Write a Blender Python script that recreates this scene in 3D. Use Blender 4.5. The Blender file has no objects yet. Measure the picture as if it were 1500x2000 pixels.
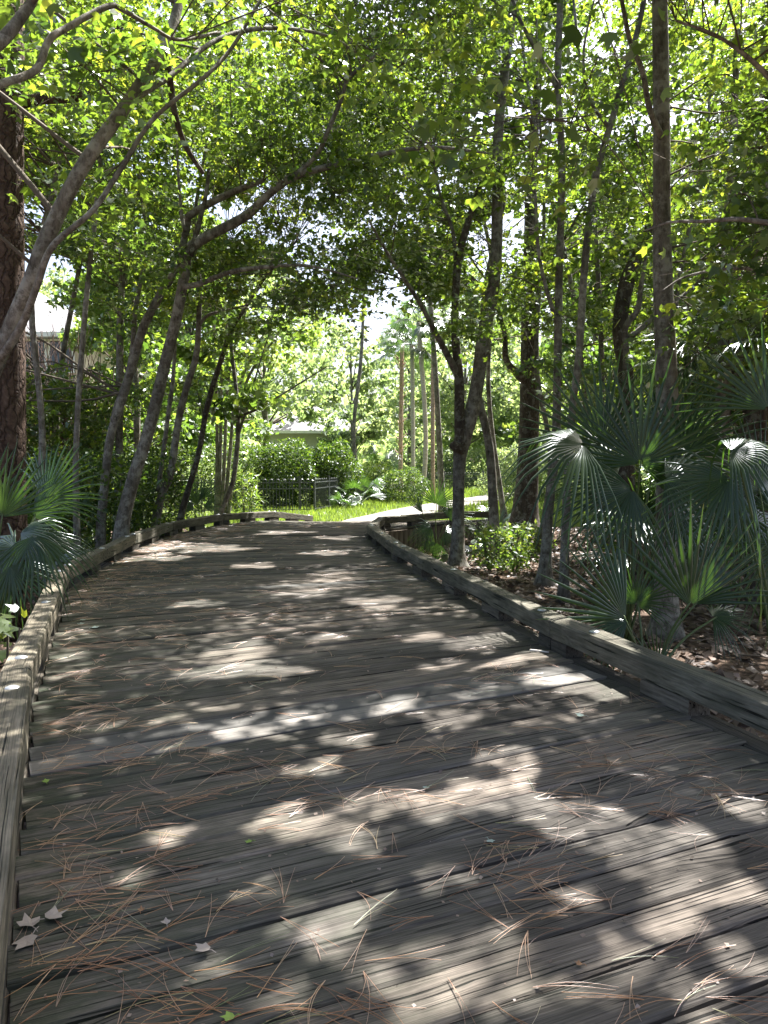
import bpy, math, random
import numpy as np
from mathutils import Vector, Matrix, noise as mnoise

rng = np.random.default_rng(11)
random.seed(11)
scene = bpy.context.scene
C = scene.collection

# ------------------------------------------------------------------ camera, sky, sun, exposure
HC, F, HOR = 1.36, 1502.0, 900.0            # eye height above the deck, focal length and horizon in photo pixels
PITCH = math.atan((1000 - HOR) / F)
cam_d = bpy.data.cameras.new('camera')
cam_d.sensor_fit = 'HORIZONTAL'; cam_d.sensor_width = 36.0; cam_d.lens = 36.0 * F / 1500.0
cam_d.clip_start = 0.05; cam_d.clip_end = 3000
cam = bpy.data.objects.new('camera', cam_d); C.objects.link(cam)
cam.location = (0, 0, HC); cam.rotation_euler = (math.pi / 2 - PITCH, 0, 0)
scene.camera = cam

SUN_EL, SUN_AZ = math.radians(61), math.radians(38)     # azimuth: to the right of straight ahead (+Y)
SUN = np.array([math.cos(SUN_EL) * math.sin(SUN_AZ), math.cos(SUN_EL) * math.cos(SUN_AZ), math.sin(SUN_EL)])
w = bpy.data.worlds.new('World'); scene.world = w; w.use_nodes = True
nt = w.node_tree; bg = nt.nodes['Background']
sky = nt.nodes.new('ShaderNodeTexSky'); sky.sky_type = 'NISHITA'; sky.sun_disc = False
sky.sun_elevation = SUN_EL; sky.sun_rotation = SUN_AZ; sky.dust_density = 5.0; sky.air_density = 0.8; sky.ozone_density = 0.4
nt.links.new(sky.outputs[0], bg.inputs[0]); bg.inputs[1].default_value = 0.07
sun_d = bpy.data.lights.new('sun', 'SUN'); sun_d.energy = 5.0; sun_d.angle = math.radians(0.53); sun_d.color = (1, 0.955, 0.90)
sun_o = bpy.data.objects.new('sun', sun_d); C.objects.link(sun_o)
sun_o.rotation_euler = Vector(SUN).to_track_quat('Z', 'Y').to_euler()
vs = scene.view_settings
vs.view_transform = 'Standard'; vs.look = 'None'; vs.gamma = 1.0; vs.exposure = 2.55; vs.use_curve_mapping = False
cy = scene.cycles
cy.max_bounces = 10; cy.diffuse_bounces = 5; cy.glossy_bounces = 3; cy.transmission_bounces = 5; cy.transparent_max_bounces = 6
cy.sample_clamp_indirect = 6.0; cy.use_denoising = True

# ------------------------------------------------------------------ helpers
def ray(u, v):
    x, y = (u - 750) / F, -(v - 1000) / F
    c, s = math.cos(PITCH), math.sin(PITCH)
    return np.array([x, c + y * s, -s + y * c])
def at(u, v, Y):                                 # the point that far ahead of the camera
    d = ray(u, v); return np.array([0, 0, HC]) + d * (Y / d[1])
def onz(u, v, z=0.0):                            # the point at that height
    d = ray(u, v); return np.array([0, 0, HC]) + d * ((z - HC) / d[2])
def sstep(a, b, x):
    t = np.clip((x - a) / (b - a), 0, 1); return t * t * (3 - 2 * t)

def new_obj(name, data, parent=None):
    o = bpy.data.objects.new(name, data); C.objects.link(o)
    if parent is not None: o.parent = parent
    return o
def empty(name, label, cat, loc=(0, 0, 0), group=None):
    o = new_obj(name, None); o.location = [float(c) for c in loc]; o.empty_display_size = 0.1
    tag(o, label, cat, group); return o
def tag(o, label=None, cat=None, group=None, kind=None):
    if label: o['label'] = label
    if cat: o['category'] = cat
    if group: o['group'] = group
    if kind: o['kind'] = kind
    return o
def mesh_np(name, V, T, mat, smooth=False, attrs=None, nside=3):
    """mesh from numpy vertices and an (n, nside) face array"""
    V = np.asarray(V, np.float32); T = np.asarray(T, np.int32)
    me = bpy.data.meshes.new(name)
    me.vertices.add(len(V)); me.vertices.foreach_set('co', V.ravel())
    me.loops.add(T.size); me.loops.foreach_set('vertex_index', T.ravel())
    me.polygons.add(len(T)); me.polygons.foreach_set('loop_start', np.arange(0, T.size, nside, dtype=np.int32))
    if smooth: me.polygons.foreach_set('use_smooth', np.ones(len(T), bool))
    for k, a in (attrs or {}).items():
        at_ = me.attributes.new(k, 'FLOAT', 'POINT'); at_.data.foreach_set('value', np.asarray(a, np.float32))
    me.update(calc_edges=True); me.materials.append(mat)
    return me
def mesh_py(name, V, Fc, mat, smooth=False):
    me = bpy.data.meshes.new(name); me.from_pydata([tuple(map(float, p)) for p in V], [], Fc)
    if smooth: me.polygons.foreach_set('use_smooth', [True] * len(me.polygons))
    me.update(); me.materials.append(mat); return me
class MB:
    """collects shapes into one mesh"""
    def __init__(s): s.V = []; s.F = []
    def add(s, V, Fc):
        n = len(s.V); s.V += [tuple(map(float, p)) for p in V]; s.F += [tuple(i + n for i in f) for f in Fc]
    def box(s, c, size, M=None):
        x, y, z = [q / 2 for q in size]
        P = [(a * x, b * y, d * z) for a in (-1, 1) for b in (-1, 1) for d in (-1, 1)]
        if M is not None: P = [tuple(M @ Vector(p)) for p in P]
        s.add([(p[0] + c[0], p[1] + c[1], p[2] + c[2]) for p in P],
              [(0, 1, 3, 2), (4, 6, 7, 5), (0, 4, 5, 1), (2, 3, 7, 6), (0, 2, 6, 4), (1, 5, 7, 3)])
    def tube(s, P, R, n=8, cap=True, rough=0.0, seed=0.0):
        V, Fc = tube(P, R, n, cap, rough, seed); s.add(V, Fc)
    def build(s, name, mat, parent=None, smooth=False):
        return new_obj(name, mesh_py(name, s.V, s.F, mat, smooth), parent)
def spline(P, n):
    """Catmull-Rom through P, n points in all; works on rows of any width"""
    P = np.asarray(P, float)
    if len(P) == 2: return P[0] + (P[1] - P[0]) * np.linspace(0, 1, n)[:, None]
    Q = np.vstack([2 * P[0] - P[1], P, 2 * P[-1] - P[-2]])
    t = np.linspace(0, len(P) - 1 - 1e-6, n); i = t.astype(int); f = (t - i)[:, None]
    a, b, c, d = Q[i], Q[i + 1], Q[i + 2], Q[i + 3]
    return 0.5 * (2 * b + (c - a) * f + (2 * a - 5 * b + 4 * c - d) * f ** 2 + (3 * b - a - 3 * c + d) * f ** 3)
def tube(P, R, n=8, cap=True, rough=0.0, seed=0.0):
    P = np.asarray(P, float); R = np.broadcast_to(np.asarray(R, float), (len(P),))
    T = np.gradient(P, axis=0); T /= np.linalg.norm(T, axis=1)[:, None] + 1e-9
    ref = np.array([0.0, 1.0, 0.0]) if abs(T[0][2]) > 0.7 else np.array([0, 0, 1.0])
    A = np.cross(T, ref); A /= np.linalg.norm(A, axis=1)[:, None] + 1e-9
    B = np.cross(T, A)
    ang = np.linspace(0, 2 * math.pi, n, endpoint=False)
    rr = np.ones((len(P), n))
    if rough:
        L = np.concatenate([[0], np.cumsum(np.linalg.norm(np.diff(P, axis=0), axis=1))])
        for k in range(4):
            rr += rough * (0.6 / (k + 1)) * np.sin((k + 1) * ang[None] + seed * 3.1 + k + L[:, None] * (1.3 + 1.1 * k) / (k * 0.4 + 1)) \
                  * np.cos(L[:, None] * (0.9 + 0.7 * k) + seed)
    V = P[:, None] + (np.cos(ang)[None, :, None] * A[:, None] + np.sin(ang)[None, :, None] * B[:, None]) * (R[:, None] * rr)[:, :, None]
    V = V.reshape(-1, 3); m = len(P)
    Fc = [(i * n + j, i * n + (j + 1) % n, (i + 1) * n + (j + 1) % n, (i + 1) * n + j) for i in range(m - 1) for j in range(n)]
    if cap: Fc += [tuple(range(n - 1, -1, -1)), tuple((m - 1) * n + j for j in range(n))]
    return V, Fc

# ------------------------------------------------------------------ materials
def mat(name):
    m = bpy.data.materials.new(name); m.use_nodes = True
    t = m.node_tree; b = t.nodes['Principled BSDF']; return m, t, b
def nd(t, typ, **kw):
    n = t.nodes.new(typ)
    for k, v in kw.items():
        if k[0] == 'i' and k[1:].isdigit(): n.inputs[int(k[1:])].default_value = v
        else: setattr(n, k, v)
    return n
def ramp(t, src, stops, interp='LINEAR'):
    r = t.nodes.new('ShaderNodeValToRGB'); r.color_ramp.interpolation = interp
    e = r.color_ramp.elements
    while len(e) < len(stops): e.new(0.5)
    for el, (p, c) in zip(e, stops):
        el.position = p; el.color = (*c, 1) if len(c) == 3 else c
    t.links.new(src, r.inputs[0]); return r
def g3(v): return (v, v, v)
def mixc(t, fac, a, b, mode='MIX'):
    n = t.nodes.new('ShaderNodeMix'); n.data_type = 'RGBA'; n.blend_type = mode
    for sock, val in ((n.inputs[0], fac), (n.inputs[6], a), (n.inputs[7], b)):
        if hasattr(val, 'links') or isinstance(val, bpy.types.NodeSocket): t.links.new(val, sock)
        elif isinstance(val, (int, float)): sock.default_value = val
        else: sock.default_value = (*val, 1)
    return n.outputs[2]
def math_n(t, op, a, b=None, c=None):
    n = t.nodes.new('ShaderNodeMath'); n.operation = op
    for i, v in enumerate((a, b, c)):
        if v is None: continue
        if isinstance(v, bpy.types.NodeSocket): t.links.new(v, n.inputs[i])
        else: n.inputs[i].default_value = v
    return n.outputs[0]
def noise_n(t, vec, scale, detail=4, rough=0.55):
    n = t.nodes.new('ShaderNodeTexNoise'); n.inputs['Scale'].default_value = scale
    n.inputs['Detail'].default_value = detail; n.inputs['Roughness'].default_value = rough
    if vec is not None: t.links.new(vec, n.inputs['Vector'])
    return n.outputs[0]
def mapped(t, vec, scale, loc=None):
    n = t.nodes.new('ShaderNodeMapping'); n.inputs['Scale'].default_value = scale
    if loc is not None: n.inputs['Location'].default_value = loc
    t.links.new(vec, n.inputs[0]); return n.outputs[0]
def bump(t, h, strength, dist, b, normal=None):
    n = t.nodes.new('ShaderNodeBump'); n.inputs['Strength'].default_value = strength; n.inputs['Distance'].default_value = dist
    t.links.new(h, n.inputs['Height'])
    if normal is not None: t.links.new(normal, n.inputs['Normal'])
    t.links.new(n.outputs[0], b.inputs['Normal']); return n.outputs[0]

def wood_mat(name, dark, mid, light, grain=1.0, smooth=False, moss=0.0, ck=0.385):
    """weathered timber; the grain runs along the object's own X"""
    m, t, b = mat(name)
    tc = nd(t, 'ShaderNodeTexCoord'); oi = nd(t, 'ShaderNodeObjectInfo')
    off = nd(t, 'ShaderNodeCombineXYZ')
    t.links.new(math_n(t, 'MULTIPLY', oi.outputs['Random'], 37.0), off.inputs[0])
    t.links.new(math_n(t, 'MULTIPLY', oi.outputs['Random'], 11.0), off.inputs[1])
    va = nd(t, 'ShaderNodeVectorMath', operation='ADD')
    t.links.new(tc.outputs['Object'], va.inputs[0]); t.links.new(off.outputs[0], va.inputs[1])
    P = va.outputs[0]
    # knots: sparse cells that push the grain lines aside
    vo = nd(t, 'ShaderNodeTexVoronoi'); vo.inputs['Scale'].default_value = 1.0
    t.links.new(mapped(t, P, (1.1, 4.6, 1.0)), vo.inputs['Vector'])
    kd = vo.outputs['Distance']
    kn = ramp(t, kd, [(0.0, g3(1)), (0.12, g3(0.55)), (0.3, g3(0.0))]).outputs[0]
    warp = noise_n(t, mapped(t, P, (0.9, 3.0, 1)), 1.0, 2)
    sx = nd(t, 'ShaderNodeSeparateXYZ'); t.links.new(P, sx.inputs[0])
    gy = math_n(t, 'ADD', sx.outputs[1], math_n(t, 'MULTIPLY', warp, 0.03))
    gy = math_n(t, 'ADD', gy, math_n(t, 'MULTIPLY', kn, 0.05))
    cx = nd(t, 'ShaderNodeCombineXYZ'); t.links.new(sx.outputs[0], cx.inputs[0]); t.links.new(gy, cx.inputs[1]); t.links.new(sx.outputs[2], cx.inputs[2])
    G = cx.outputs[0]
    fine = noise_n(t, mapped(t, G, (3.5, 150 * grain, 60)), 1.0, 3, 0.6)
    band = noise_n(t, mapped(t, G, (1.3, 46 * grain, 30)), 1.0, 3, 0.6)
    crack = noise_n(t, mapped(t, G, (1.6, 62 * grain, 40), (3.3, 7.1, 0)), 1.0, 2, 0.5)
    blot = noise_n(t, mapped(t, P, (1.0, 1.6, 1.6)), 1.7, 4)
    crk = ramp(t, crack, [(0.0, g3(0)), (ck, g3(0.0)), (ck + 0.045, g3(1)), (1.0, g3(1))]).outputs[0]
    c1 = ramp(t, band, [(0.25, dark), (0.5, mid), (0.78, light)]).outputs[0]
    c2 = ramp(t, fine, [(0.3, tuple(x * 0.4 for x in dark)), (0.5, mid), (0.72, light)]).outputs[0]
    col = mixc(t, 0.3 if smooth else 0.6, c1, c2)
    tint = ramp(t, oi.outputs['Random'], [(0, (0.62, 0.62, 0.60)), (0.3, (1.08, 1.04, 0.98)), (0.55, (0.8, 0.82, 0.81)), (0.8, (1.25, 1.2, 1.13)), (1, (0.75, 0.75, 0.73))], 'CONSTANT').outputs[0]
    col = mixc(t, 1.0, col, tint, 'MULTIPLY')
    bl = ramp(t, blot, [(0.3, g3(0.6)), (0.5, g3(1.0)), (0.7, g3(1.28))]).outputs[0]
    col = mixc(t, 1.0, col, bl, 'MULTIPLY')
    col = mixc(t, math_n(t, 'MULTIPLY', kn, 0.5), col, tuple(x * 0.5 for x in dark))
    if not smooth: col = mixc(t, crk, tuple(x * 0.12 for x in dark), col)
    else: col = mixc(t, math_n(t, 'MAXIMUM', crk, 0.75), tuple(x * 0.2 for x in dark), col)
    if moss:
        at_ = nd(t, 'ShaderNodeAttribute', attribute_name='moss')
        mo = noise_n(t, mapped(t, P, (2.2, 5, 5)), 2.0, 5, 0.65)
        mf = math_n(t, 'MULTIPLY', at_.outputs['Fac'], ramp(t, mo, [(0.34, g3(0)), (0.6, g3(1))]).outputs[0])
        col = mixc(t, math_n(t, 'MULTIPLY', mf, moss), col, (0.034, 0.041, 0.027))
    t.links.new(col, b.inputs['Base Color']); b.inputs['Roughness'].default_value = 0.86; b.inputs['Specular IOR Level'].default_value = 0.25
    h = math_n(t, 'ADD', math_n(t, 'MULTIPLY', fine, 0.35), math_n(t, 'MULTIPLY', band, 0.8))
    h = math_n(t, 'ADD', h, math_n(t, 'MULTIPLY', crk, 0.5 if smooth else 1.5))
    bump(t, h, 0.35 if smooth else 1.0, 0.006, b)
    return m

M_DECK = wood_mat('deck_wood', (0.046, 0.0405, 0.0355), (0.107, 0.0945, 0.083), (0.235, 0.21, 0.188), grain=1.6, moss=0.85, ck=0.352)
M_DECK_NEW = wood_mat('newer_deck_wood', (0.105, 0.102, 0.098), (0.13, 0.127, 0.122), (0.16, 0.156, 0.15), smooth=True, moss=0.0)
M_RAIL = wood_mat('kerb_wood', (0.075, 0.067, 0.052), (0.15, 0.134, 0.106), (0.27, 0.245, 0.2), grain=1.7, moss=0.6, ck=0.33)
M_BLOCK = wood_mat('block_wood', (0.04, 0.037, 0.032), (0.08, 0.074, 0.063), (0.15, 0.138, 0.12), grain=1.2, ck=0.33)

def simple(name, col, rough=0.6, metal=0.0, spec=0.5):
    m, t, b = mat(name); b.inputs['Base Color'].default_value = (*col, 1)
    b.inputs['Roughness'].default_value = rough; b.inputs['Metallic'].default_value = metal; b.inputs['Specular IOR Level'].default_value = spec
    return m
def noisy(name, stops, scale, rough=0.85, bmp=0.4, bd=0.01, sc3=(1, 1, 1), detail=5, coord='Object'):
    m, t, b = mat(name); tc = nd(t, 'ShaderNodeTexCoord')
    n = noise_n(t, mapped(t, tc.outputs[coord], sc3), scale, detail, 0.6)
    t.links.new(ramp(t, n, stops).outputs[0], b.inputs['Base Color']); b.inputs['Roughness'].default_value = rough
    b.inputs['Specular IOR Level'].default_value = 0.3
    if bmp: bump(t, n, bmp, bd, b)
    return m
def bark_mat(name, base, dark, lichen, amount):
    m, t, b = mat(name); tc = nd(t, 'ShaderNodeTexCoord'); P = tc.outputs['Object']
    n1 = noise_n(t, mapped(t, P, (1, 1, 0.28)), 26, 5, 0.65)
    n2 = noise_n(t, P, 8.5, 5, 0.72); n3 = noise_n(t, P, 1.9, 3)
    c = ramp(t, n1, [(0.3, dark), (0.55, base), (0.8, tuple(x * 1.5 for x in base))]).outputs[0]
    c = mixc(t, math_n(t, 'MULTIPLY', ramp(t, n2, [(0.53 - 0.06 * amount, g3(0)), (0.58, g3(1))]).outputs[0], 0.75), c, lichen)
    c = mixc(t, ramp(t, n3, [(0.42, g3(0.0)), (0.66, g3(0.6))]).outputs[0], c, dark)
    t.links.new(c, b.inputs['Base Color']); b.inputs['Roughness'].default_value = 0.9; b.inputs['Specular IOR Level'].default_value = 0.2
    bump(t, math_n(t, 'ADD', n1, math_n(t, 'MULTIPLY', n2, 0.5)), 0.9, 0.015, b)
    return m
M_BARK = bark_mat('maple_bark', (0.16, 0.145, 0.125), (0.04, 0.035, 0.029), (0.30, 0.295, 0.265), 1.0)
M_BARK_DARK = bark_mat('dark_bark', (0.085, 0.07, 0.056), (0.03, 0.025, 0.02), (0.22, 0.22, 0.19), 0.2)
M_TWIG = simple('twig', (0.095, 0.08, 0.064), 0.9, spec=0.2)
def pine_mat():
    m, t, b = mat('pine_bark'); tc = nd(t, 'ShaderNodeTexCoord'); P = tc.outputs['Object']
    wv = nd(t, 'ShaderNodeVectorMath', operation='ADD')
    nn = nd(t, 'ShaderNodeTexNoise'); nn.inputs['Scale'].default_value = 7; t.links.new(P, nn.inputs['Vector'])
    sc = nd(t, 'ShaderNodeVectorMath', operation='SCALE'); sc.inputs['Scale'].default_value = 0.14; t.links.new(nn.outputs['Color'], sc.inputs[0])
    t.links.new(P, wv.inputs[0]); t.links.new(sc.outputs[0], wv.inputs[1])
    vo = nd(t, 'ShaderNodeTexVoronoi', feature='DISTANCE_TO_EDGE'); vo.inputs['Scale'].default_value = 1
    t.links.new(mapped(t, wv.outputs[0], (15, 15, 3.4)), vo.inputs['Vector'])
    e = ramp(t, vo.outputs['Distance'], [(0.0, g3(0.4)), (0.14, g3(1))]).outputs[0]
    n = noise_n(t, P, 22, 6, 0.7)
    c = ramp(t, n, [(0.3, (0.04, 0.027, 0.021)), (0.55, (0.085, 0.058, 0.045)), (0.8, (0.15, 0.115, 0.095))]).outputs[0]
    c = mixc(t, e, (0.022, 0.015, 0.012), c)
    t.links.new(c, b.inputs['Base Color']); b.inputs['Roughness'].default_value = 0.92; b.inputs['Specular IOR Level'].default_value = 0.15
    bump(t, math_n(t, 'ADD', e, math_n(t, 'MULTIPLY', n, 0.5)), 1.0, 0.03, b); return m
M_PINE = pine_mat()
def leaf_mat(name, stops, trans, tfac=0.5, gloss=0.06, grough=0.35):
    """thin leaf: colour varies leaf by leaf, light passes through"""
    m = bpy.data.materials.new(name); m.use_nodes = True; t = m.node_tree; t.nodes.remove(t.nodes['Principled BSDF'])
    out = t.nodes['Material Output']
    a = nd(t, 'ShaderNodeAttribute', attribute_name='rnd')
    c = ramp(t, a.outputs['Fac'], stops).outputs[0]
    d = nd(t, 'ShaderNodeBsdfDiffuse'); t.links.new(c, d.inputs[0])
    tr = nd(t, 'ShaderNodeBsdfTranslucent'); t.links.new(mixc(t, 1.0, c, trans, 'MULTIPLY'), tr.inputs[0])
    mx = nd(t, 'ShaderNodeMixShader', i0=tfac); t.links.new(d.outputs[0], mx.inputs[1]); t.links.new(tr.outputs[0], mx.inputs[2])
    g = nd(t, 'ShaderNodeBsdfGlossy'); g.inputs['Roughness'].default_value = grough; g.inputs[0].default_value = (0.9, 0.95, 1, 1)
    lw = nd(t, 'ShaderNodeLayerWeight'); lw.inputs[0].default_value = 0.25
    gf = math_n(t, 'ADD', math_n(t, 'MULTIPLY', lw.outputs['Fresnel'], 0.16), gloss)
    m2 = nd(t, 'ShaderNodeMixShader'); t.links.new(gf, m2.inputs[0]); t.links.new(mx.outputs[0], m2.inputs[1]); t.links.new(g.outputs[0], m2.inputs[2])
    t.links.new(m2.outputs[0], out.inputs[0]); return m
M_LEAF = leaf_mat('maple_leaf', [(0, (0.022, 0.045, 0.012)), (0.45, (0.048, 0.082, 0.017)), (0.8, (0.08, 0.118, 0.022)), (1, (0.13, 0.155, 0.03))], (3.2, 3.05, 1.25), 0.58, 0.03, 0.4)
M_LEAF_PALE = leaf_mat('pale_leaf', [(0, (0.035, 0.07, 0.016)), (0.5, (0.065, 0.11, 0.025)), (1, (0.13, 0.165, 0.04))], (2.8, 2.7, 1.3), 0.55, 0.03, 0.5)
M_LEAF_FAR = leaf_mat('far_leaf', [(0, (0.06, 0.095, 0.045)), (0.5, (0.10, 0.14, 0.07)), (1, (0.15, 0.18, 0.1))], (3.0, 2.9, 1.8), 0.65, 0.03, 0.5)  # paler than near leaves: distance haze and glare put into the colour
M_HEDGE = leaf_mat('hedge_leaf', [(0, (0.02, 0.042, 0.012)), (0.6, (0.045, 0.08, 0.018)), (1, (0.11, 0.15, 0.025))], (2.2, 2.3, 1.0), 0.42, 0.015, 0.45)
M_FROND = leaf_mat('palm_frond', [(0, (0.014, 0.031, 0.013)), (0.6, (0.025, 0.049, 0.020)), (0.88, (0.044, 0.07, 0.026)), (1, (0.13, 0.09, 0.045))], (3.6, 3.9, 1.1), 0.34, 0.028, 0.32)
M_FROND_DEAD = leaf_mat('dead_frond', [(0, (0.16, 0.11, 0.07)), (1, (0.28, 0.21, 0.14))], (1.2, 1.1, 0.9), 0.25, 0.02, 0.5)
M_GRASS = leaf_mat('grass', [(0, (0.08, 0.12, 0.028)), (1, (0.16, 0.2, 0.045))], (2.0, 2.2, 1.0), 0.45, 0.03, 0.5)
M_LITTER = leaf_mat('litter_leaf', [(0, (0.06, 0.04, 0.03)), (0.5, (0.15, 0.105, 0.08)), (0.85, (0.2, 0.15, 0.12)), (1, (0.27, 0.22, 0.185))], (1.1, 1.0, 0.8), 0.15, 0.03, 0.5)
M_NEEDLE = leaf_mat('pine_needle', [(0, (0.13, 0.052, 0.021)), (0.5, (0.27, 0.125, 0.048)), (0.85, (0.36, 0.21, 0.09)), (0.95, (0.33, 0.25, 0.10)), (1, (0.10, 0.12, 0.045))], (1.2, 1.0, 0.8), 0.15, 0.012, 0.5)
M_PETIOLE = simple('petiole', (0.075, 0.11, 0.035), 0.45)
M_WASHER = simple('galvanised_washer', (0.42, 0.44, 0.46), 0.45, 0.7)
M_FENCE = simple('black_fence_metal', (0.05, 0.056, 0.064), 0.4, 0.2)
M_PATH = noisy('path_concrete', [(0.3, (0.15, 0.142, 0.13)), (0.7, (0.26, 0.248, 0.228))], 2.5, 0.9, 0.2, 0.004)
M_ROOF = noisy('shingles', [(0.3, (0.17, 0.17, 0.18)), (0.7, (0.29, 0.29, 0.30))], 6, 0.9, 0.5, 0.02, (1, 1, 4))
M_WALL = noisy('stucco_wall', [(0.3, (0.50, 0.42, 0.32)), (0.7, (0.58, 0.50, 0.39))], 9, 0.9, 0.2, 0.004)
M_WALL_PALE = noisy('pale_wall', [(0.3, (0.42, 0.43, 0.43)), (0.7, (0.5, 0.51, 0.51))], 9, 0.9, 0.2, 0.004)
M_TRIM = simple('white_trim', (0.72, 0.72, 0.70), 0.6)
M_PANE = simple('window_glass', (0.02, 0.025, 0.03), 0.06, 0.0, 0.8)
M_BULK = noisy('rust_stained_planks', [(0.3, (0.04, 0.034, 0.027)), (0.5, (0.10, 0.08, 0.06)), (0.7, (0.19, 0.17, 0.14))], 3, 0.9, 0.5, 0.01, (8, 8, 0.7))
M_PALMTRUNK = noisy('palm_trunk_bark', [(0.3, (0.3, 0.26, 0.22)), (0.7, (0.48, 0.45, 0.4))], 5, 0.9, 0.7, 0.02, (1, 1, 5))
M_PALMRED = noisy('red_palm_bark', [(0.3, (0.22, 0.14, 0.105)), (0.7, (0.5, 0.36, 0.29))], 6, 0.9, 0.9, 0.03, (1, 1, 3))
def ground_mat():
    m, t, b = mat('forest_floor'); ge = nd(t, 'ShaderNodeNewGeometry'); P = ge.outputs['Position']
    n1 = noise_n(t, P, 14, 6, 0.7); n2 = noise_n(t, P, 0.8, 4)
    brown = ramp(t, n1, [(0.3, (0.035, 0.024, 0.018)), (0.5, (0.085, 0.06, 0.045)), (0.7, (0.18, 0.135, 0.105))]).outputs[0]
    green = ramp(t, n1, [(0.3, (0.05, 0.075, 0.02)), (0.7, (0.11, 0.14, 0.035))]).outputs[0]
    a = nd(t, 'ShaderNodeAttribute', attribute_name='lawn')
    f = ramp(t, math_n(t, 'ADD', a.outputs['Fac'], math_n(t, 'MULTIPLY', math_n(t, 'SUBTRACT', n2, 0.5), 0.6)), [(0.4, g3(0)), (0.6, g3(1))]).outputs[0]
    t.links.new(mixc(t, f, brown, green), b.inputs['Base Color']); b.inputs['Roughness'].default_value = 0.95; b.inputs['Specular IOR Level'].default_value = 0.1
    bump(t, n1, 0.8, 0.03, b); return m
M_GROUND = ground_mat()

# ------------------------------------------------------------------ ground and path
PATH_C = np.array([(-0.5, 19.6), (-0.3, 23), (0.5, 26), (1.8, 30.4), (4.4, 37), (7.4, 44), (13, 52), (22, 57), (40, 66)])
def path_dist(x, y):
    Q = spline(PATH_C, 120); return np.min(np.hypot(x[..., None] - Q[:, 0], y[..., None] - Q[:, 1]), axis=-1)
def gz(x, y):
    x = np.asarray(x, float); y = np.asarray(y, float)
    h = -0.47 + 0.035 * np.sin(x * 1.7 + 0.6 * y) + 0.03 * np.sin(y * 1.1 - x * 0.7 + 2) + 0.02 * np.sin(3.1 * x + 2.3 * y)
    fade = sstep(19, 23, y)
    h = h * (1 - fade) + fade * (-0.5 - 0.004 * np.clip(y - 24, 0, 60))
    side = sstep(3.5, 9, np.abs(x + 1)) * (1 - sstep(17, 22, y))
    return h + 0.12 * side
xs = np.unique(np.concatenate([np.linspace(-14, 14, 113), np.sign(np.linspace(-1, 1, 41)) * np.abs(np.linspace(-1, 1, 41)) ** 3 * 900]))
ys = np.unique(np.concatenate([np.linspace(-6, 30, 145), np.linspace(30, 70, 41), 70 + np.linspace(0, 1, 25) ** 3 * 1200, [-60, -25, -12]]))
X, Y = np.meshgrid(xs, ys); Z = gz(X, Y)
nx, ny = len(xs), len(ys)
idx = np.arange(nx * ny).reshape(ny, nx)
Q = np.stack([idx[:-1, :-1], idx[:-1, 1:], idx[1:, 1:], idx[1:, :-1]], -1).reshape(-1, 4)
lawn = sstep(19.5, 23, Y - 2.5 * sstep(2, 5, X))
gr = new_obj('ground', mesh_np('ground', np.stack([X, Y, Z], -1).reshape(-1, 3), Q, M_GROUND, True, {'lawn': lawn.ravel()}, 4))
tag(gr, kind='structure')
Pc = spline(PATH_C, 90); Tn = np.gradient(Pc, axis=0); Tn /= np.linalg.norm(Tn, axis=1)[:, None]; Nn = np.stack([Tn[:, 1], -Tn[:, 0]], 1)
V = []
for s, dz in ((-1.1, -0.1), (-1.05, 0.022), (0, 0.032), (1.05, 0.022), (1.1, -0.1)):
    q = Pc + Nn * s; V.append(np.column_stack([q, gz(q[:, 0], q[:, 1]) + dz]))
V = np.stack(V, 1).reshape(-1, 3)
Q = [(i * 5 + j, i * 5 + j + 1, (i + 1) * 5 + j + 1, (i + 1) * 5 + j) for i in range(len(Pc) - 1) for j in range(4)]
tag(new_obj('path', mesh_py('path', V, Q, M_PATH, True)), kind='structure')

# ------------------------------------------------------------------ boardwalk
LV = np.array([(0.53, -1.6), (-1.93, 4.14), (-3.34, 8.1), (-3.80, 11.7), (-3.85, 14.0), (-3.40, 16.3), (-2.6, 18.2), (-1.85, 20.0)])
RV = np.array([(3.38, -1.9), (1.19, 5.45), (0.12, 10.4), (-0.31, 13.5), (-0.12, 15.5), (0.62, 16.3), (1.6, 17.3), (2.6, 18.4)])
def deck_z(y): return -0.46 * sstep(17.0, 22.0, np.asarray(y, float))
def arc(P):
    return np.concatenate([[0], np.cumsum(np.linalg.norm(np.diff(P, axis=0), axis=1))])
def by_arc(P, s):
    a = arc(P); return np.array([np.interp(s, a, P[:, 0]), np.interp(s, a, P[:, 1])])
def arc_at_y(P, y): return float(np.interp(y, P[:, 1], arc(P)))
PAIR = [(-1.2, -0.3), (0.8, 1.95), (3.5, 5.05), (6.3, 7.75), (8.1, 9.3), (11.5, 12.3), (14, 14.25), (17.2, 15.7), (20.0, 18.4)]
pl = [arc_at_y(LV, a) for a, b_ in PAIR]; pr = [arc_at_y(RV, b_) for a, b_ in PAIR]
board = empty('boardwalk', 'weathered grey timber boardwalk curving away under the trees, strewn with pine needles', 'boardwalk')
SMOOTH_Y = [(3.28, 3.62)]
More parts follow.
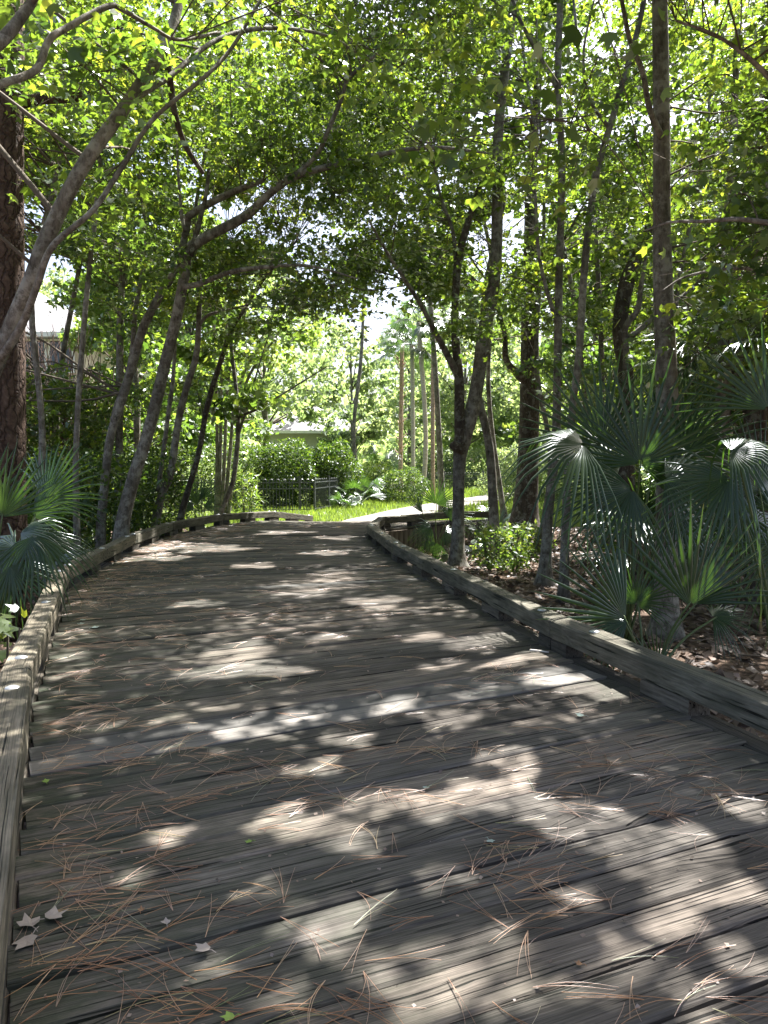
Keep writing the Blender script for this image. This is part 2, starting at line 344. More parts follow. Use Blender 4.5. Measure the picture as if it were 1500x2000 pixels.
def plank_mesh(a0, a1, b0, b1, newer, seed):
    """plank between left ends a0 (near) a1 (far) and right ends b0 b1; local X along the plank"""
    r = np.random.default_rng(seed)
    ca, cb = (a0 + a1) / 2, (b0 + b1) / 2; c = (ca + cb) / 2
    d = (cb - ca); L = np.linalg.norm(d); d /= L; n = np.array([-d[1], d[0]])
    N = 30; fr = np.linspace(0, 1, N + 1)
    gap = 0.0035 + 0.005 * r.random()
    wob = lambda: (0.0012 if newer else 0.0035) * np.interp(fr, np.linspace(0, 1, 13), r.normal(size=13))
    near = [(a0 + (b0 - a0) * f - c) for f in fr]; far = [(a1 + (b1 - a1) * f - c) for f in fr]
    yn = np.array([p @ n for p in near]) + gap + wob(); yf = np.array([p @ n for p in far]) - gap + wob()
    xx = np.array([((p + q) / 2) @ d for p, q in zip(near, far)])
    xx[0] += r.normal() * 0.008; xx[-1] += r.normal() * 0.012
    zt = r.normal() * (0.001 if newer else 0.003) + np.interp(fr, np.linspace(0, 1, 9), r.normal(size=9)) * (0.0005 if newer else 0.0022)
    cup = 0.0 if newer else r.uniform(-0.002, 0.004)
    bev = 0.004 if newer else 0.009
    V = []; moss = []
    for i in range(N + 1):
        w_ = yf[i] - yn[i]
        for (yy, zz) in ((yn[i], -0.05), (yn[i], zt[i] - bev), (yn[i] + bev, zt[i] + cup), (yn[i] + w_ * 0.5, zt[i]), (yf[i] - bev, zt[i] + cup), (yf[i], zt[i] - bev), (yf[i], -0.05)):
            V.append((xx[i], yy, zz)); moss.append(max(0.0, 1 - fr[i] / 0.55) * 1.15 + max(0, (fr[i] - 0.85) / 0.15) * 0.7)
    K = 7; Fc = [(i * K + j, (i + 1) * K + j, (i + 1) * K + j + 1, i * K + j + 1) for i in range(N) for j in range(K - 1)]
    Fc += [tuple(range(K)), tuple(N * K + j for j in range(K - 1, -1, -1))]
    me = mesh_py('plank', V, Fc, M_DECK_NEW if newer else M_DECK)
    a_ = me.attributes.new('moss', 'FLOAT', 'POINT'); a_.data.foreach_set('value', np.array(moss, np.float32))
    return me, c, math.atan2(d[1], d[0])
sL0, sL1 = pl[0], pl[-1]; s = sL0; k = 0
edges = [s]
while s < sL1 - 0.1:
    step = 0.187 + random.uniform(-0.012, 0.012); s += step; edges.append(s)
edges[-1] = sL1
for k in range(len(edges) - 1):
    a0, a1 = by_arc(LV, edges[k]), by_arc(LV, edges[k + 1])
    b0, b1 = by_arc(RV, np.interp(edges[k], pl, pr)), by_arc(RV, np.interp(edges[k + 1], pl, pr))
    ym = (a0[1] + a1[1]) / 2
    newer = 3.22 < ym < 3.58 or abs(ym - 7.6) < 0.09
    me, c, ang = plank_mesh(a0, a1, b0, b1, newer, 500 + k)
    o = new_obj('plank', me, board)
    zl, zr = float(deck_z((a0[1] + a1[1]) / 2)), float(deck_z((b0[1] + b1[1]) / 2))
    o.location = (c[0], c[1], (zl + zr) / 2); o.rotation_euler = (0, -math.atan2(zr - zl, 3.6), ang)
    if newer: o['label'] = 'smoother pale grey replacement plank'

def beam(name, a, b, za, zb, w_, h, mt, parent, out, seed, N=14, wear=0.004, label=None, ms=0.8):
    """timber from a to b (plan), its inner face on that line, its body on the side 'out'; base at za, zb"""
    r = np.random.default_rng(seed)
    a3, b3 = np.array([*a, za]), np.array([*b, zb]); d = b3 - a3; L = np.linalg.norm(d)
    ang = math.atan2(d[1], d[0]); pit = math.asin(d[2] / L)
    V = []; moss = []
    sec = [(0.004, 0), (0, 0.006), (0, h - 0.016), (0.005, h - 0.005), (0.016, h), (w_ * 0.5, h - 0.002), (w_ - 0.016, h), (w_ - 0.005, h - 0.005), (w_, h - 0.016), (w_, 0.006), (w_ - 0.004, 0)]
    K = len(sec)
    for i in range(N + 1):
        x = L * i / N
        for j, (y, z) in enumerate(sec):
            V.append((x, out * (y + r.normal() * wear * 0.6), z + r.normal() * wear * (1 if 2 <= j <= 8 else 0.3))); moss.append(ms)
    Fc = [((i * K + j), (i * K + (j + 1) % K), ((i + 1) * K + (j + 1) % K), ((i + 1) * K + j)) for i in range(N) for j in range(K)]
    if out > 0: Fc = [f[::-1] for f in Fc]
    Fc += [tuple(range(K)), tuple(N * K + j for j in range(K - 1, -1, -1))]
    me = mesh_py(name, V, Fc, mt)
    at_ = me.attributes.new('moss', 'FLOAT', 'POINT'); at_.data.foreach_set('value', np.array(moss, np.float32))
    o = new_obj(name, me, parent); o.location = a3; o.rotation_euler = (0, -pit, ang)
    if label: o['label'] = label
    return o, L
# washer: a shallow dome
wb = []; wf = []
for i, (r_, z_) in enumerate(((0.036, 0.0), (0.034, 0.004), (0.02, 0.010), (0.006, 0.012))):
    for j in range(16): wb.append((r_ * math.cos(j * math.pi / 8), r_ * math.sin(j * math.pi / 8), z_))
for i in range(3):
    for j in range(16): wf.append((i * 16 + j, i * 16 + (j + 1) % 16, (i + 1) * 16 + (j + 1) % 16, (i + 1) * 16 + j))
wf.append(tuple(48 + j for j in range(16)))
WASHER = mesh_py('washer', wb, wf, M_WASHER, True)
BH, RH, RW = 0.092, 0.14, 0.15
def rail_run(P, out, seed, flip):
    for i in range(len(P) - 1):
        a, b = P[i], P[i + 1]; d = b - a; L = np.linalg.norm(d); d = d / L
        za, zb = float(deck_z(a[1])), float(deck_z(b[1]))
        rl, L3 = beam('kerb_rail', a + d * 0.004, b - d * 0.004, za + BH, zb + BH, RW, RH, M_RAIL, board, out, seed + i, wear=0.0035, ms=0.75)
        for f in ((0.06, 0.94) if L > 1.2 else (0.5,)):
            wo = new_obj('washer', WASHER, rl); wo.location = (L3 * f, out * RW * 0.5, RH - 0.001); wo.rotation_euler = (random.uniform(-.04, .04), random.uniform(-.04, .04), 0)
        if L > 3:
            wo = new_obj('washer', WASHER, rl); wo.location = (L3 * 0.5, out * RW * 0.5, RH - 0.001)
        beam('edge_board', a + d * 0.003, b - d * 0.003, za - 0.052, zb - 0.052, 0.165, 0.048, M_BLOCK, board, out, seed + 50 + i, wear=0.0015)
        n = max(1, round(L / 1.18)); bl = min(0.44, L / n * 0.5)
        for q in range(n + 1):
            f = q / n; lo = max(0.0, f * L - bl / 2); hi = min(L, f * L + bl / 2)
            if hi - lo < 0.1: continue
            p0, p1 = a + d * (lo + .006), a + d * (hi - .006)
            nrm = np.array([-d[1], d[0]]) * out * 0.008
            beam('spacer_block', p0 + nrm, p1 + nrm, za + (zb - za) * lo / L - 0.003, za + (zb - za) * hi / L - 0.003, 0.138, BH + 0.001, M_BLOCK, board, out, seed + 90 + i * 9 + q, N=5, wear=0.002)
rail_run(LV, 1, 900, False)
rail_run(RV, -1, 1400, True)
# joists and posts under the deck
for side, P, o_ in (('l', LV, 1), ('r', RV, -1)):
    for i in range(len(P) - 1):
        a, b = P[i], P[i + 1]
        d = (b - a) / np.linalg.norm(b - a); nrm = np.array([-d[1], d[0]]) * o_
        beam('stringer', a - nrm * 0.25 + d * .01, b - nrm * 0.25 - d * .01, float(deck_z(a[1])) - 0.30, float(deck_z(b[1])) - 0.30, 0.09, 0.245, M_BLOCK, board, o_, 2000 + i, N=3)
# retaining wall of upright planks under the flared end
bw = empty('retaining_wall', 'rust-stained retaining wall of upright planks under the flared end of the boardwalk', 'retaining wall', (-0.1, 15.7, -0.5))
s0, s1 = arc_at_y(RV, 14.6), arc(RV)[-1]; s = s0
pm = MB(); pm.box((0, 0, 0), (0.145, 0.045, 0.62)); PLK = mesh_py('wall_plank', pm.V, pm.F, M_BULK)
while s < s1:
    p = by_arc(RV, s); q = by_arc(RV, s + 0.1); d = (q - p) / (np.linalg.norm(q - p) + 1e-9); nrm = np.array([d[1], -d[0]])
    o = new_obj('wall_plank', PLK, bw); o.location = (p[0] + nrm[0] * (0.19 + random.uniform(-.004, .004)) + 0.1, p[1] + nrm[1] * 0.19 - 15.7, float(deck_z(p[1])) - 0.06 - 0.31 + 0.5)
    o.rotation_euler = (0, random.uniform(-.01, .01), math.atan2(d[1], d[0])); s += 0.15

# ------------------------------------------------------------------ leaves
LEAF_V = np.array([(0, 0, 0), (.30, .03, -.02), (.54, .44, -.09), (.2, .45, 0), (0, 1.0, -.12), (-.2, .45, 0), (-.54, .44, -.09), (-.30, .03, -.02)])
LEAF_V[:, 1] -= 0.1
LEAF_T = np.array([(0, 1, 2), (0, 2, 3), (0, 3, 4), (0, 4, 5), (0, 5, 6), (0, 6, 7)])
OVAL_V = np.array([(0, 0, 0), (.24, .42, .03), (0, 1, -.06), (-.24, .42, .03)]); OVAL_T = np.array([(0, 1, 2), (0, 2, 3)])
FAR_V = np.array([(-.5, -.3, 0), (.45, -.5, .1), (.55, .4, 0), (-.4, .55, .08)]); FAR_T = np.array([(0, 1, 2), (0, 2, 3)])
STRAP_V = np.array([(0, 0, 0), (.09, .35, .02), (0, 1, -.15), (-.09, .35, .02)])
def leaf_arrays(P, size, tmplV, tmplT, up=0.9, spread=0.55, axis=None, r=rng):
    n = len(P)
    N = r.normal(size=(n, 3)) * spread; N[:, 2] += up; N /= np.linalg.norm(N, axis=1)[:, None]
    A = r.normal(size=(n, 3)) if axis is None else axis + r.normal(size=(n, 3)) * 0.35
    A -= N * np.sum(A * N, 1)[:, None]; A /= np.linalg.norm(A, axis=1)[:, None] + 1e-9
    B = np.cross(A, N)
    S = (size * np.clip(np.exp(r.normal(-.03, .3, n)), .4, 1.7))[:, None, None]
    V = P[:, None] + S * (tmplV[None, :, 0, None] * B[:, None] + tmplV[None, :, 1, None] * A[:, None] + tmplV[None, :, 2, None] * N[:, None])
    k = len(tmplV); T = (tmplT[None] + (np.arange(n) * k)[:, None, None]).reshape(-1, 3)
    return V.reshape(-1, 3), T
def leaf_obj(name, P, size, mt, parent, tmpl=(LEAF_V, LEAF_T), up=0.9, spread=0.55, tint=None, axis=None, kind='stuff'):
    P = np.asarray(P); base = np.array(parent.location) if parent is not None else np.zeros(3)
    V, T = leaf_arrays(P - base, size, *tmpl, up=up, spread=spread, axis=axis)
    t_ = rng.random(len(P)) if tint is None else np.clip(tint, 0, 1)
    o = new_obj(name, mesh_np(name, V, T, mt, False, {'rnd': np.repeat(t_, len(tmpl[0]))}), parent)
    if kind: o['kind'] = kind
    return o

# sun flecks on the deck: there the canopy above has a hole (photo pixel, half width in pixels)
FLECK = [(1380, 1650, 55), (1120, 1760, 50), (760, 1560, 45), (1180, 1930, 60), (1350, 1950, 70), (720, 1880, 60), (560, 1960, 45), (260, 1720, 30), (1000, 1480, 40), (620, 1500, 36), (380, 1180, 40), (880, 1300, 40), (470, 1268, 55), (450, 1305, 70), (560, 1312, 40), (592, 1160, 40), (640, 1245, 28), (735, 1175, 60), (840, 1245, 34), (340, 1068, 80), (430, 1072, 60), (300, 1090, 60),
         (130, 1282, 22), (1150, 1335, 75), (1080, 1320, 50), (985, 1560, 80), (910, 1545, 50), (1110, 1600, 75), (1180, 1625, 65), (1240, 1640, 70), (560, 1600, 55), (640, 1615, 85), (700, 1650, 55),
         (870, 1710, 55), (840, 1590, 40), (1330, 1730, 60), (1280, 1700, 45), (1420, 1730, 70), (900, 1890, 90), (980, 1850, 60), (830, 1960, 70), (620, 1800, 70), (700, 1770, 55), (1240, 1850, 50), (1310, 1800, 45),
         (1450, 1880, 60), (400, 1890, 40), (520, 1740, 40), (1020, 1950, 60), (880, 1400, 36), (760, 1372, 50), (1010, 1245, 25), (450, 1425, 36), (550, 1040, 50), (640, 1080, 40), (500, 1105, 40), (660, 1050, 40),
         (1380, 1290, 40), (1080, 1195, 26), (1460, 1580, 40), (330, 1630, 36), (690, 1445, 40), (580, 1400, 26)]
FP = []; FR = []
for (u, v, ru) in FLECK:
    p = onz(u, v); FP.append(p); FR.append(ru * p[1] / F * (1.0 if v > 1450 else .92))
FP = np.array(FP); FR = np.array(FR)
# places beside the boardwalk where sun reaches the fronds, trunks and litter (point, radius)
SUNNY = [(at(1110, 890, 6.2), .4), (at(1070, 940, 6.1), .3), (at(1480, 950, 5.4), .3), (at(110, 1060, 6.8), .2), (at(100, 960, 7.0), .12), (at(1200, 1150, 5.8), .2),
         (onz(1330, 1290, -.45), .3), (onz(1230, 1180, -.45), .5), (onz(1120, 1090, -.45), .6), (at(270, 930, 12.5), .3), (at(310, 800, 13), .3), (at(1300, 650, 7.7), .25), (at(990, 1080, 13), .7), (at(845, 1025, 14.7), 1.0), (at(930, 620, 13.3), .3)]
FP = np.vstack([FP, [p for p, _ in SUNNY]]); FR = np.concatenate([FR, [r_ for _, r_ in SUNNY]])
def lit_keep(P, margin=0.04):
    keep = np.ones(len(P), bool)
    for c, r_ in zip(FP, FR):
        D = P - c; tt = D @ SUN; d2 = np.sum(D * D, 1) - tt * tt
        ang = np.arctan2(D[:, 1] - tt * SUN[1], D[:, 0] - tt * SUN[0])
        rad = r_ * (1 + 0.28 * np.sin(ang * 3 + c[0] * 9) + 0.18 * np.sin(ang * 5 + c[1] * 7)) + margin
        keep &= ~((d2 < rad * rad) & (tt > 0.8))
    return keep

# ------------------------------------------------------------------ trees
TREES = []
class Tree:
    def __init__(s, name, label, cat='tree', group=None, bark=None, leaf=None):
        s.name, s.label, s.cat, s.group = name, label, cat, group
        s.bark = bark or M_BARK; s.leaf = leaf or M_LEAF; s.stems = []; s.clusters = []; TREES.append(s); s.root = None
    def stem(s, pts, part='trunk', mt=None, n=10, rough=0.06, leafy=0.0):
        """pts: rows (u, v, depth, width in photo pixels)"""
        W = np.array([[*at(u, v, Y), wd * Y / F / 2] for (u, v, Y, wd) in pts])
        return s.stem3(W, part, mt, n, rough, leafy)
    def stem3(s, W, part='trunk', mt=None, n=10, rough=0.06, leafy=0.0):
        W = np.asarray(W, float); m = max(8, int(5 * len(W)))
        s.stems.append((spline(W, m), part, mt or s.bark, n, rough, leafy)); return s
    def make_wood(s):
        b0 = s.stems[0][0][0]
        s.base = np.array([b0[0], b0[1], float(gz(b0[0], b0[1]))])
        s.root = empty(s.name, s.label, s.cat, s.base, s.group)
        for i, (W, part, mt, n, rough, leafy) in enumerate(s.stems):
            P, R = W[:, :3].copy(), W[:, 3].copy()
            if part == 'trunk':
                h = P[:, 2] - s.base[2]; R *= 1 + 0.55 * np.exp(-np.clip(h, 0, 9) / 0.16)
            V, Fc = tube(P - s.base, np.maximum(R, 0.003), n, True, rough, seed=len(TREES) * .7 + i * 2.3 + b0[0])
            new_obj(part, mesh_py(part, V, Fc, mt, True), s.root)
def down(pts, u, v, Y, w_):      # rows for a trunk from the ground up
    return [(u, v, Y, w_)] + pts
def vg(Y): return HOR + (HC + 0.55) / Y * F     # the row where ground that far ahead lies

# left of the boardwalk
t = Tree('leaning_maple', 'thick pale maple trunk leaning in from the left edge towards the upper middle')
t.stem([(-130, vg(6.4), 6.4, 43), (-100, 980, 6.4, 37), (-60, 830, 6.3, 34), (-12, 720, 6.2, 31), (30, 620, 6.1, 30), (65, 540, 6.0, 30), (90, 470, 6.0, 29), (160, 330, 6.0, 26), (250, 200, 6.1, 24), (310, 110, 6.2, 21), (340, 40, 6.3, 18), (372, -80, 6.5, 14), (420, -240, 6.8, 9)], n=14, rough=.09, leafy=.5)
t.stem([(-12, 720, 6.2, 16), (40, 640, 6.0, 15), (72, 560, 5.8, 13), (102, 482, 5.7, 13), (180, 412, 5.7, 10), (230, 340, 5.8, 10), (300, 232, 5.9, 8), (400, 150, 6.0, 8), (455, 90, 6.2, 7), (510, 0, 6.4, 6), (600, -120, 6.6, 4)], 'limb', leafy=.5)
t.stem([(250, 200, 6.1, 13), (330, 150, 6.4, 11), (420, 80, 6.8, 9), (520, 55, 7.2, 8), (640, 70, 7.6, 5), (720, 120, 8.0, 3)], 'limb', leafy=.4)
t.stem([(322, 95, 6.3, 12), (332, 160, 6.5, 13), (342, 225, 6.8, 12), (362, 285, 7.1, 10), (396, 338, 7.4, 8)], 'dead_limb', M_BARK_DARK, rough=.14)
t = Tree('overhanging_maple', 'slim maple off the left edge whose bare limbs cross the top left corner')
t.stem3([[-3.3, 3.4, -.5, .11], [-3.2, 3.5, 1.2, .10], [-2.9, 3.7, 2.6, .085], [-2.55, 3.95, 3.5, .065], [-2.3, 4.2, 4.1, .05], [-2.0, 4.5, 4.9, .035], [-1.7, 5, 6, .02]], leafy=.4)
t.stem([(-160, 260, 3.95, 20), (-60, 190, 4.2, 17), (0, 165, 4.4, 15), (70, 136, 4.6, 14), (95, 80, 4.7, 13), (130, 55, 4.8, 12), (210, 13, 5.0, 11), (240, 20, 5.1, 9), (300, 55, 5.3, 7), (350, 78, 5.5, 6), (430, 62, 5.8, 5)], 'limb', leafy=.4)
t.stem([(-70, 130, 4.1, 26), (0, 82, 4.2, 24), (42, 32, 4.3, 20), (68, -10, 4.4, 18), (120, -140, 4.6, 12)], 'limb', leafy=.4)
t = Tree('pine_tree', 'dark plated pine trunk at the left edge with a sawn branch stub', bark=M_PINE)
t.stem([(16, vg(8), 8, 78), (16, 900, 8, 66), (15, 600, 8, 62), (15, 300, 8, 58), (16, 100, 8, 56), (17, -200, 8.1, 52), (18, -700, 8.2, 40)], n=18, rough=.05)
t.stem([(40, 200, 7.85, 24), (80, 193, 7.75, 20), (130, 190, 7.65, 20), (173, 184, 7.6, 19)], 'branch_stub', n=10, rough=.1)
t = Tree('maple_clump', 'multi-stemmed pale maple beside the left kerb, its limbs arching right over the deck')
t.stem([(236, vg(12.5), 12.5, 41), (238, 1030, 12.5, 29), (262, 930, 12.5, 25), (290, 845, 12.5, 23), (325, 700, 12.4, 22), (345, 620, 12.3, 21), (362, 530, 12.2, 20), (366, 492, 12.1, 22), (400, 465, 12.0, 20), (480, 422, 11.8, 18), (530, 375, 11.6, 15), (575, 345, 11.4, 15), (640, 326, 11.2, 12), (750, 300, 10.8, 9), (850, 288, 10.4, 7), (960, 300, 10.0, 4)], n=12, rough=.08, leafy=.35)
t.stem([(196, vg(12.8), 12.8, 26), (197, 1030, 12.8, 19), (204, 950, 12.8, 17), (215, 855, 12.8, 16), (240, 775, 12.8, 17), (262, 700, 12.8, 17), (280, 640, 12.7, 17), (310, 580, 12.7, 16), (345, 520, 12.6, 14), (366, 440, 12.5, 13), (372, 420, 12.4, 14), (440, 382, 12.3, 13), (515, 352, 12, 9)], 'stem', n=11, rough=.08, leafy=.35)
t.stem([(575, 345, 11.4, 10), (620, 300, 11.2, 9), (645, 245, 11, 9), (668, 190, 10.9, 8), (680, 155, 10.8, 7), (725, 115, 10.5, 5), (790, 60, 10.2, 3)], 'limb', leafy=.4)
t.stem([(362, 452, 12.2, 9), (355, 420, 12.2, 7), (348, 340, 12.2, 5), (345, 265, 12.2, 3), (340, 180, 12.2, 3)], 'limb', leafy=.4)
t.stem([(362, 560, 12.2, 12), (395, 553, 12, 10), (424, 540, 11.8, 10), (464, 528, 11.5, 9), (560, 518, 11, 7), (620, 522, 10.6, 5), (700, 545, 10.2, 3)], 'limb', leafy=.5)
t.stem([(215, 860, 12.9, 12), (225, 800, 13.1, 10), (245, 750, 13.2, 13), (258, 690, 13.2, 11), (265, 600, 13.2, 9), (285, 480, 13.2, 7), (270, 330, 13.2, 5)], 'stem', leafy=.5)
t.stem([(372, 500, 12, 12), (388, 440, 12, 10), (402, 380, 12, 8), (408, 330, 12, 7)], 'broken_branch', M_BARK_DARK, leafy=0)
t = Tree('slim_maple', 'slim pale maple leaning right behind the second bend of the left kerb')
t.stem([(300, vg(14), 14, 26), (305, 1015, 14, 18), (318, 960, 14, 15), (333, 925, 14, 15), (350, 815, 14, 14), (368, 745, 14, 13), (384, 690, 14, 12), (389, 600, 14, 10), (388, 530, 14, 9), (380, 430, 14, 7), (400, 300, 13.8, 5), (430, 150, 13.5, 3)], leafy=.5)
t.stem([(308, 960, 14.1, 10), (318, 890, 14.2, 9), (330, 800, 14.3, 9), (337, 745, 14.3, 8), (342, 640, 14.4, 6), (330, 520, 14.4, 4)], 'stem', leafy=.5)
t.stem([(386, 640, 14, 7), (405, 617, 13.9, 6), (440, 606, 13.7, 4), (480, 596, 13.4, 3)], 'limb', leafy=.5)
t = Tree('dark_leaning_tree', 'thin dark trunk leaning right near the small palmetto on the left', bark=M_BARK_DARK)
t.stem([(345, vg(16.5), 16.5, 18), (354, 1005, 16.5, 13), (388, 885, 16.5, 11), (404, 797, 16.4, 11), (432, 702, 16.3, 10), (452, 645, 16.2, 9), (480, 600, 16, 7), (520, 540, 15.7, 5), (580, 470, 15.2, 3)], leafy=.5)
t = Tree('forked_sapling', 'thin pale sapling with side branches in front of the left fence', leaf=M_LEAF_PALE)
t.stem([(425, vg(19), 19, 14), (432, 1000, 19, 10), (456, 935, 19, 9), (465, 845, 19, 9), (461, 760, 19, 8), (452, 680, 19, 7), (448, 600, 19, 5), (440, 480, 19, 3)], leafy=.5)
t.stem([(466, 815, 19, 6), (500, 800, 18.8, 5), (535, 780, 18.5, 4), (595, 743, 18, 3), (640, 715, 17.6, 2)], 'limb', leafy=.6)
t.stem([(466, 850, 19, 5), (490, 770, 19, 4), (510, 700, 19, 3), (530, 640, 19, 2)], 'limb', leafy=.6)
t = Tree('crape_myrtle', 'pale many-stemmed small tree with airy light green foliage in front of the hedge', leaf=M_LEAF_PALE)
for k, (du, dv) in enumerate(((0, 0), (14, -20), (30, 10), (48, -10), (-10, -30))):
    t.stem([(425 + du * .4, vg(24), 24, 9), (430 + du * .6, 900, 24, 7), (432 + du, 760 + dv, 24, 6), (440 + du * 2.2, 660 + dv, 23.8, 4), (450 + du * 3.2, 580 + dv, 23.5, 2)], 'trunk' if k == 0 else 'stem', n=7, leafy=.7)
# right of the boardwalk
t = Tree('forked_tree', 'forked tree with a knot and a dead inner stem beside the right kerb')
t.stem([(893, vg(13.3), 13.3, 40), (893, 1090, 13.3, 29), (895, 1000, 13.3, 24), (896, 910, 13.3, 24), (903, 855, 13.3, 34), (922, 800, 13.3, 29), (935, 730, 13.3, 26), (945, 650, 13.3, 26), (962, 570, 13.3, 24), (970, 480, 13.3, 22), (972, 360, 13.3, 21), (974, 250, 13.3, 19), (985, 150, 13.3, 17), (1005, 0, 13.3, 15), (1030, -200, 13.3, 9), (1040, -350, 13.3, 5)], n=14, rough=.09, leafy=.4)
t.stem([(900, 870, 13.25, 26), (897, 800, 13.2, 21), (896, 740, 13.2, 19), (889, 650, 13.2, 16), (890, 570, 13.2, 15), (896, 500, 13.15, 15), (915, 430, 13.1, 13), (930, 385, 13.1, 11), (936, 362, 13.1, 9)], 'dead_stem', M_BARK_DARK, rough=.14)
t.stem([(893, 730, 13.2, 15), (872, 690, 13.0, 13), (848, 645, 12.7, 11), (830, 610, 12.4, 9), (800, 560, 12, 8), (760, 500, 11.6, 6), (720, 430, 11.2, 4)], 'limb', leafy=.5)
t.stem([(891, 520, 13.2, 8), (884, 450, 13.1, 7), (862, 390, 13, 6), (850, 330, 12.9, 5), (848, 270, 12.8, 3)], 'limb', leafy=.3)
t.stem([(905, 880, 13.1, 17), (889, 872, 13.0, 19), (882, 866, 12.98, 14)], 'knot', M_BARK_DARK, n=9, rough=.15)
t = Tree('crooked_tree', 'slim lichened trunk kinked to the left just behind the forked tree')
t.stem([(972, vg(14.2), 14.2, 30), (968, 1080, 14.2, 22), (964, 1000, 14.2, 19), (958, 890, 14.2, 17), (948, 830, 14.2, 16), (938, 792, 14.2, 15), (932, 740, 14.3, 12), (940, 640, 14.4, 10), (955, 520, 14.6, 8), (990, 380, 14.8, 5)], leafy=.5)
t = Tree('broad_dark_tree', 'broad dark fissured trunk standing behind the big palmetto', bark=M_BARK_DARK)
t.stem([(1022, vg(19), 19, 66), (1028, 960, 19, 46), (1033, 850, 19, 40), (1034, 700, 19, 36), (1036, 600, 19, 33), (1036, 480, 19, 27), (1040, 300, 19.2, 20), (1060, 60, 19.5, 12), (1070, -120, 19.8, 6)], n=14, rough=.08, leafy=.5)
t.stem([(1026, 745, 18.9, 16), (1008, 728, 18.7, 15), (988, 700, 18.4, 12), (985, 650, 18.2, 9), (960, 560, 18, 6)], 'limb', leafy=.5)
t.stem([(1040, 560, 19, 12), (1060, 520, 18.6, 10), (1100, 470, 18.2, 7), (1140, 400, 18, 4)], 'limb', leafy=.5)
t = Tree('slender_upright_tree', 'slender upright trunk rising out of the litter left of the big palmetto')
t.stem([(1062, vg(11.3) + 6, 11.3, 32), (1066, 1090, 11.3, 23), (1072, 1000, 11.3, 18), (1085, 880, 11.3, 17), (1089, 720, 11.3, 16), (1092, 550, 11.3, 15), (1097, 320, 11.3, 14), (1090, 170, 11.3, 13), (1094, 0, 11.3, 12), (1100, -200, 11.3, 8), (1100, -400, 11.3, 4)], leafy=.4)
t.stem([(1090, 640, 11.3, 10), (1078, 600, 11.2, 9), (1066, 560, 11.1, 8), (1052, 490, 11, 7), (1046, 380, 10.9, 5)], 'limb', leafy=.4)
t.stem([(1092, 180, 11.3, 9), (1060, 120, 11.2, 8), (1016, 40, 11, 7), (990, -40, 10.9, 5)], 'limb', leafy=.4)
t = Tree('right_leaning_stem', 'thin straight trunk leaning right between the slender tree and the thick one')
t.stem([(1100, vg(10.2), 10.2, 20), (1108, 950, 10.2, 16), (1118, 800, 10.2, 14), (1131, 690, 10.2, 14), (1143, 510, 10.2, 14), (1163, 350, 10.2, 13), (1198, 225, 10.2, 12), (1240, 80, 10.2, 11), (1262, -20, 10.2, 9), (1300, -220, 10.2, 5)], leafy=.4)
t.stem([(1190, 250, 10.2, 8), (1150, 190, 10, 6), (1140, 100, 9.9, 5), (1165, -20, 9.8, 3)], 'limb', leafy=.4)
t = Tree('thick_upright_tree', 'thick upright lichened trunk on the right, rising through the palmetto to the top')
t.stem([(1300, vg(7.7), 7.7, 56), (1302, 1150, 7.7, 44), (1304, 900, 7.7, 42), (1302, 740, 7.7, 41), (1297, 600, 7.7, 38), (1293, 450, 7.7, 33), (1292, 250, 7.7, 31), (1290, 80, 7.7, 29), (1288, -100, 7.7, 25), (1290, -450, 7.7, 14)], n=14, rough=.05, leafy=.3)
t.stem([(1292, 270, 7.65, 14), (1268, 210, 7.5, 11), (1255, 140, 7.4, 10), (1232, 85, 7.3, 9), (1218, 20, 7.2, 8), (1200, -90, 7.1, 5)], 'limb', leafy=.3)
t = Tree('dark_crooked_tree', 'dark crooked trunk with a bare curved limb left of the thick one', bark=M_BARK_DARK)
t.stem([(1225, vg(12), 12, 40), (1222, 900, 12, 34), (1222, 740, 12, 29), (1210, 650, 12, 29), (1222, 560, 12, 30), (1245, 500, 12, 25), (1268, 440, 12.1, 18), (1285, 330, 12.3, 12), (1300, 180, 12.5, 7)], n=12, rough=.12, leafy=.4)
t.stem([(1222, 745, 11.95, 14), (1223, 690, 11.8, 12), (1222, 640, 11.7, 12), (1245, 605, 11.6, 11), (1252, 560, 11.5, 9), (1262, 500, 11.4, 7)], 'limb', M_BARK, leafy=.2)
t.stem([(1228, 660, 12, 12), (1265, 630, 12, 10), (1285, 610, 12.1, 9), (1330, 580, 12.2, 7), (1370, 545, 12.3, 4)], 'limb', M_BARK, leafy=.4)
t = Tree('twin_stemmed_tree', 'twin-stemmed tan trunk at the far right behind the palmettos')
t.stem([(1404, vg(9.6), 9.6, 40), (1406, 1000, 9.6, 32), (1412, 780, 9.6, 29), (1416, 680, 9.6, 28), (1420, 560, 9.6, 26), (1424, 430, 9.6, 22), (1432, 280, 9.7, 16), (1440, 60, 9.8, 10)], n=12, rough=.07, leafy=.5)
t.stem([(1412, 800, 9.7, 24), (1430, 745, 9.8, 22), (1449, 650, 9.8, 22), (1468, 550, 9.9, 20), (1486, 420, 9.9, 16), (1510, 300, 10, 12), (1560, 100, 10, 7)], 'stem', n=11, leafy=.5)
t = Tree('near_right_maple', 'leafy maple off the right edge with sunlit sprays hanging in at upper right')
t.stem3([[4.6, 5.4, -.5, .16], [4.55, 5.5, 1.2, .13], [4.4, 5.7, 3, .11], [4.3, 6.0, 5, .09], [4.2, 6.2, 7, .06], [4.1, 6.3, 9, .02]], leafy=.5)
t.stem([(1640, 455, 5.7, 16), (1560, 440, 5.6, 13), (1500, 435, 5.5, 11), (1440, 428, 5.4, 9), (1380, 432, 5.3, 7), (1310, 434, 5.2, 5), (1260, 450, 5.1, 3)], 'limb', leafy=.9)
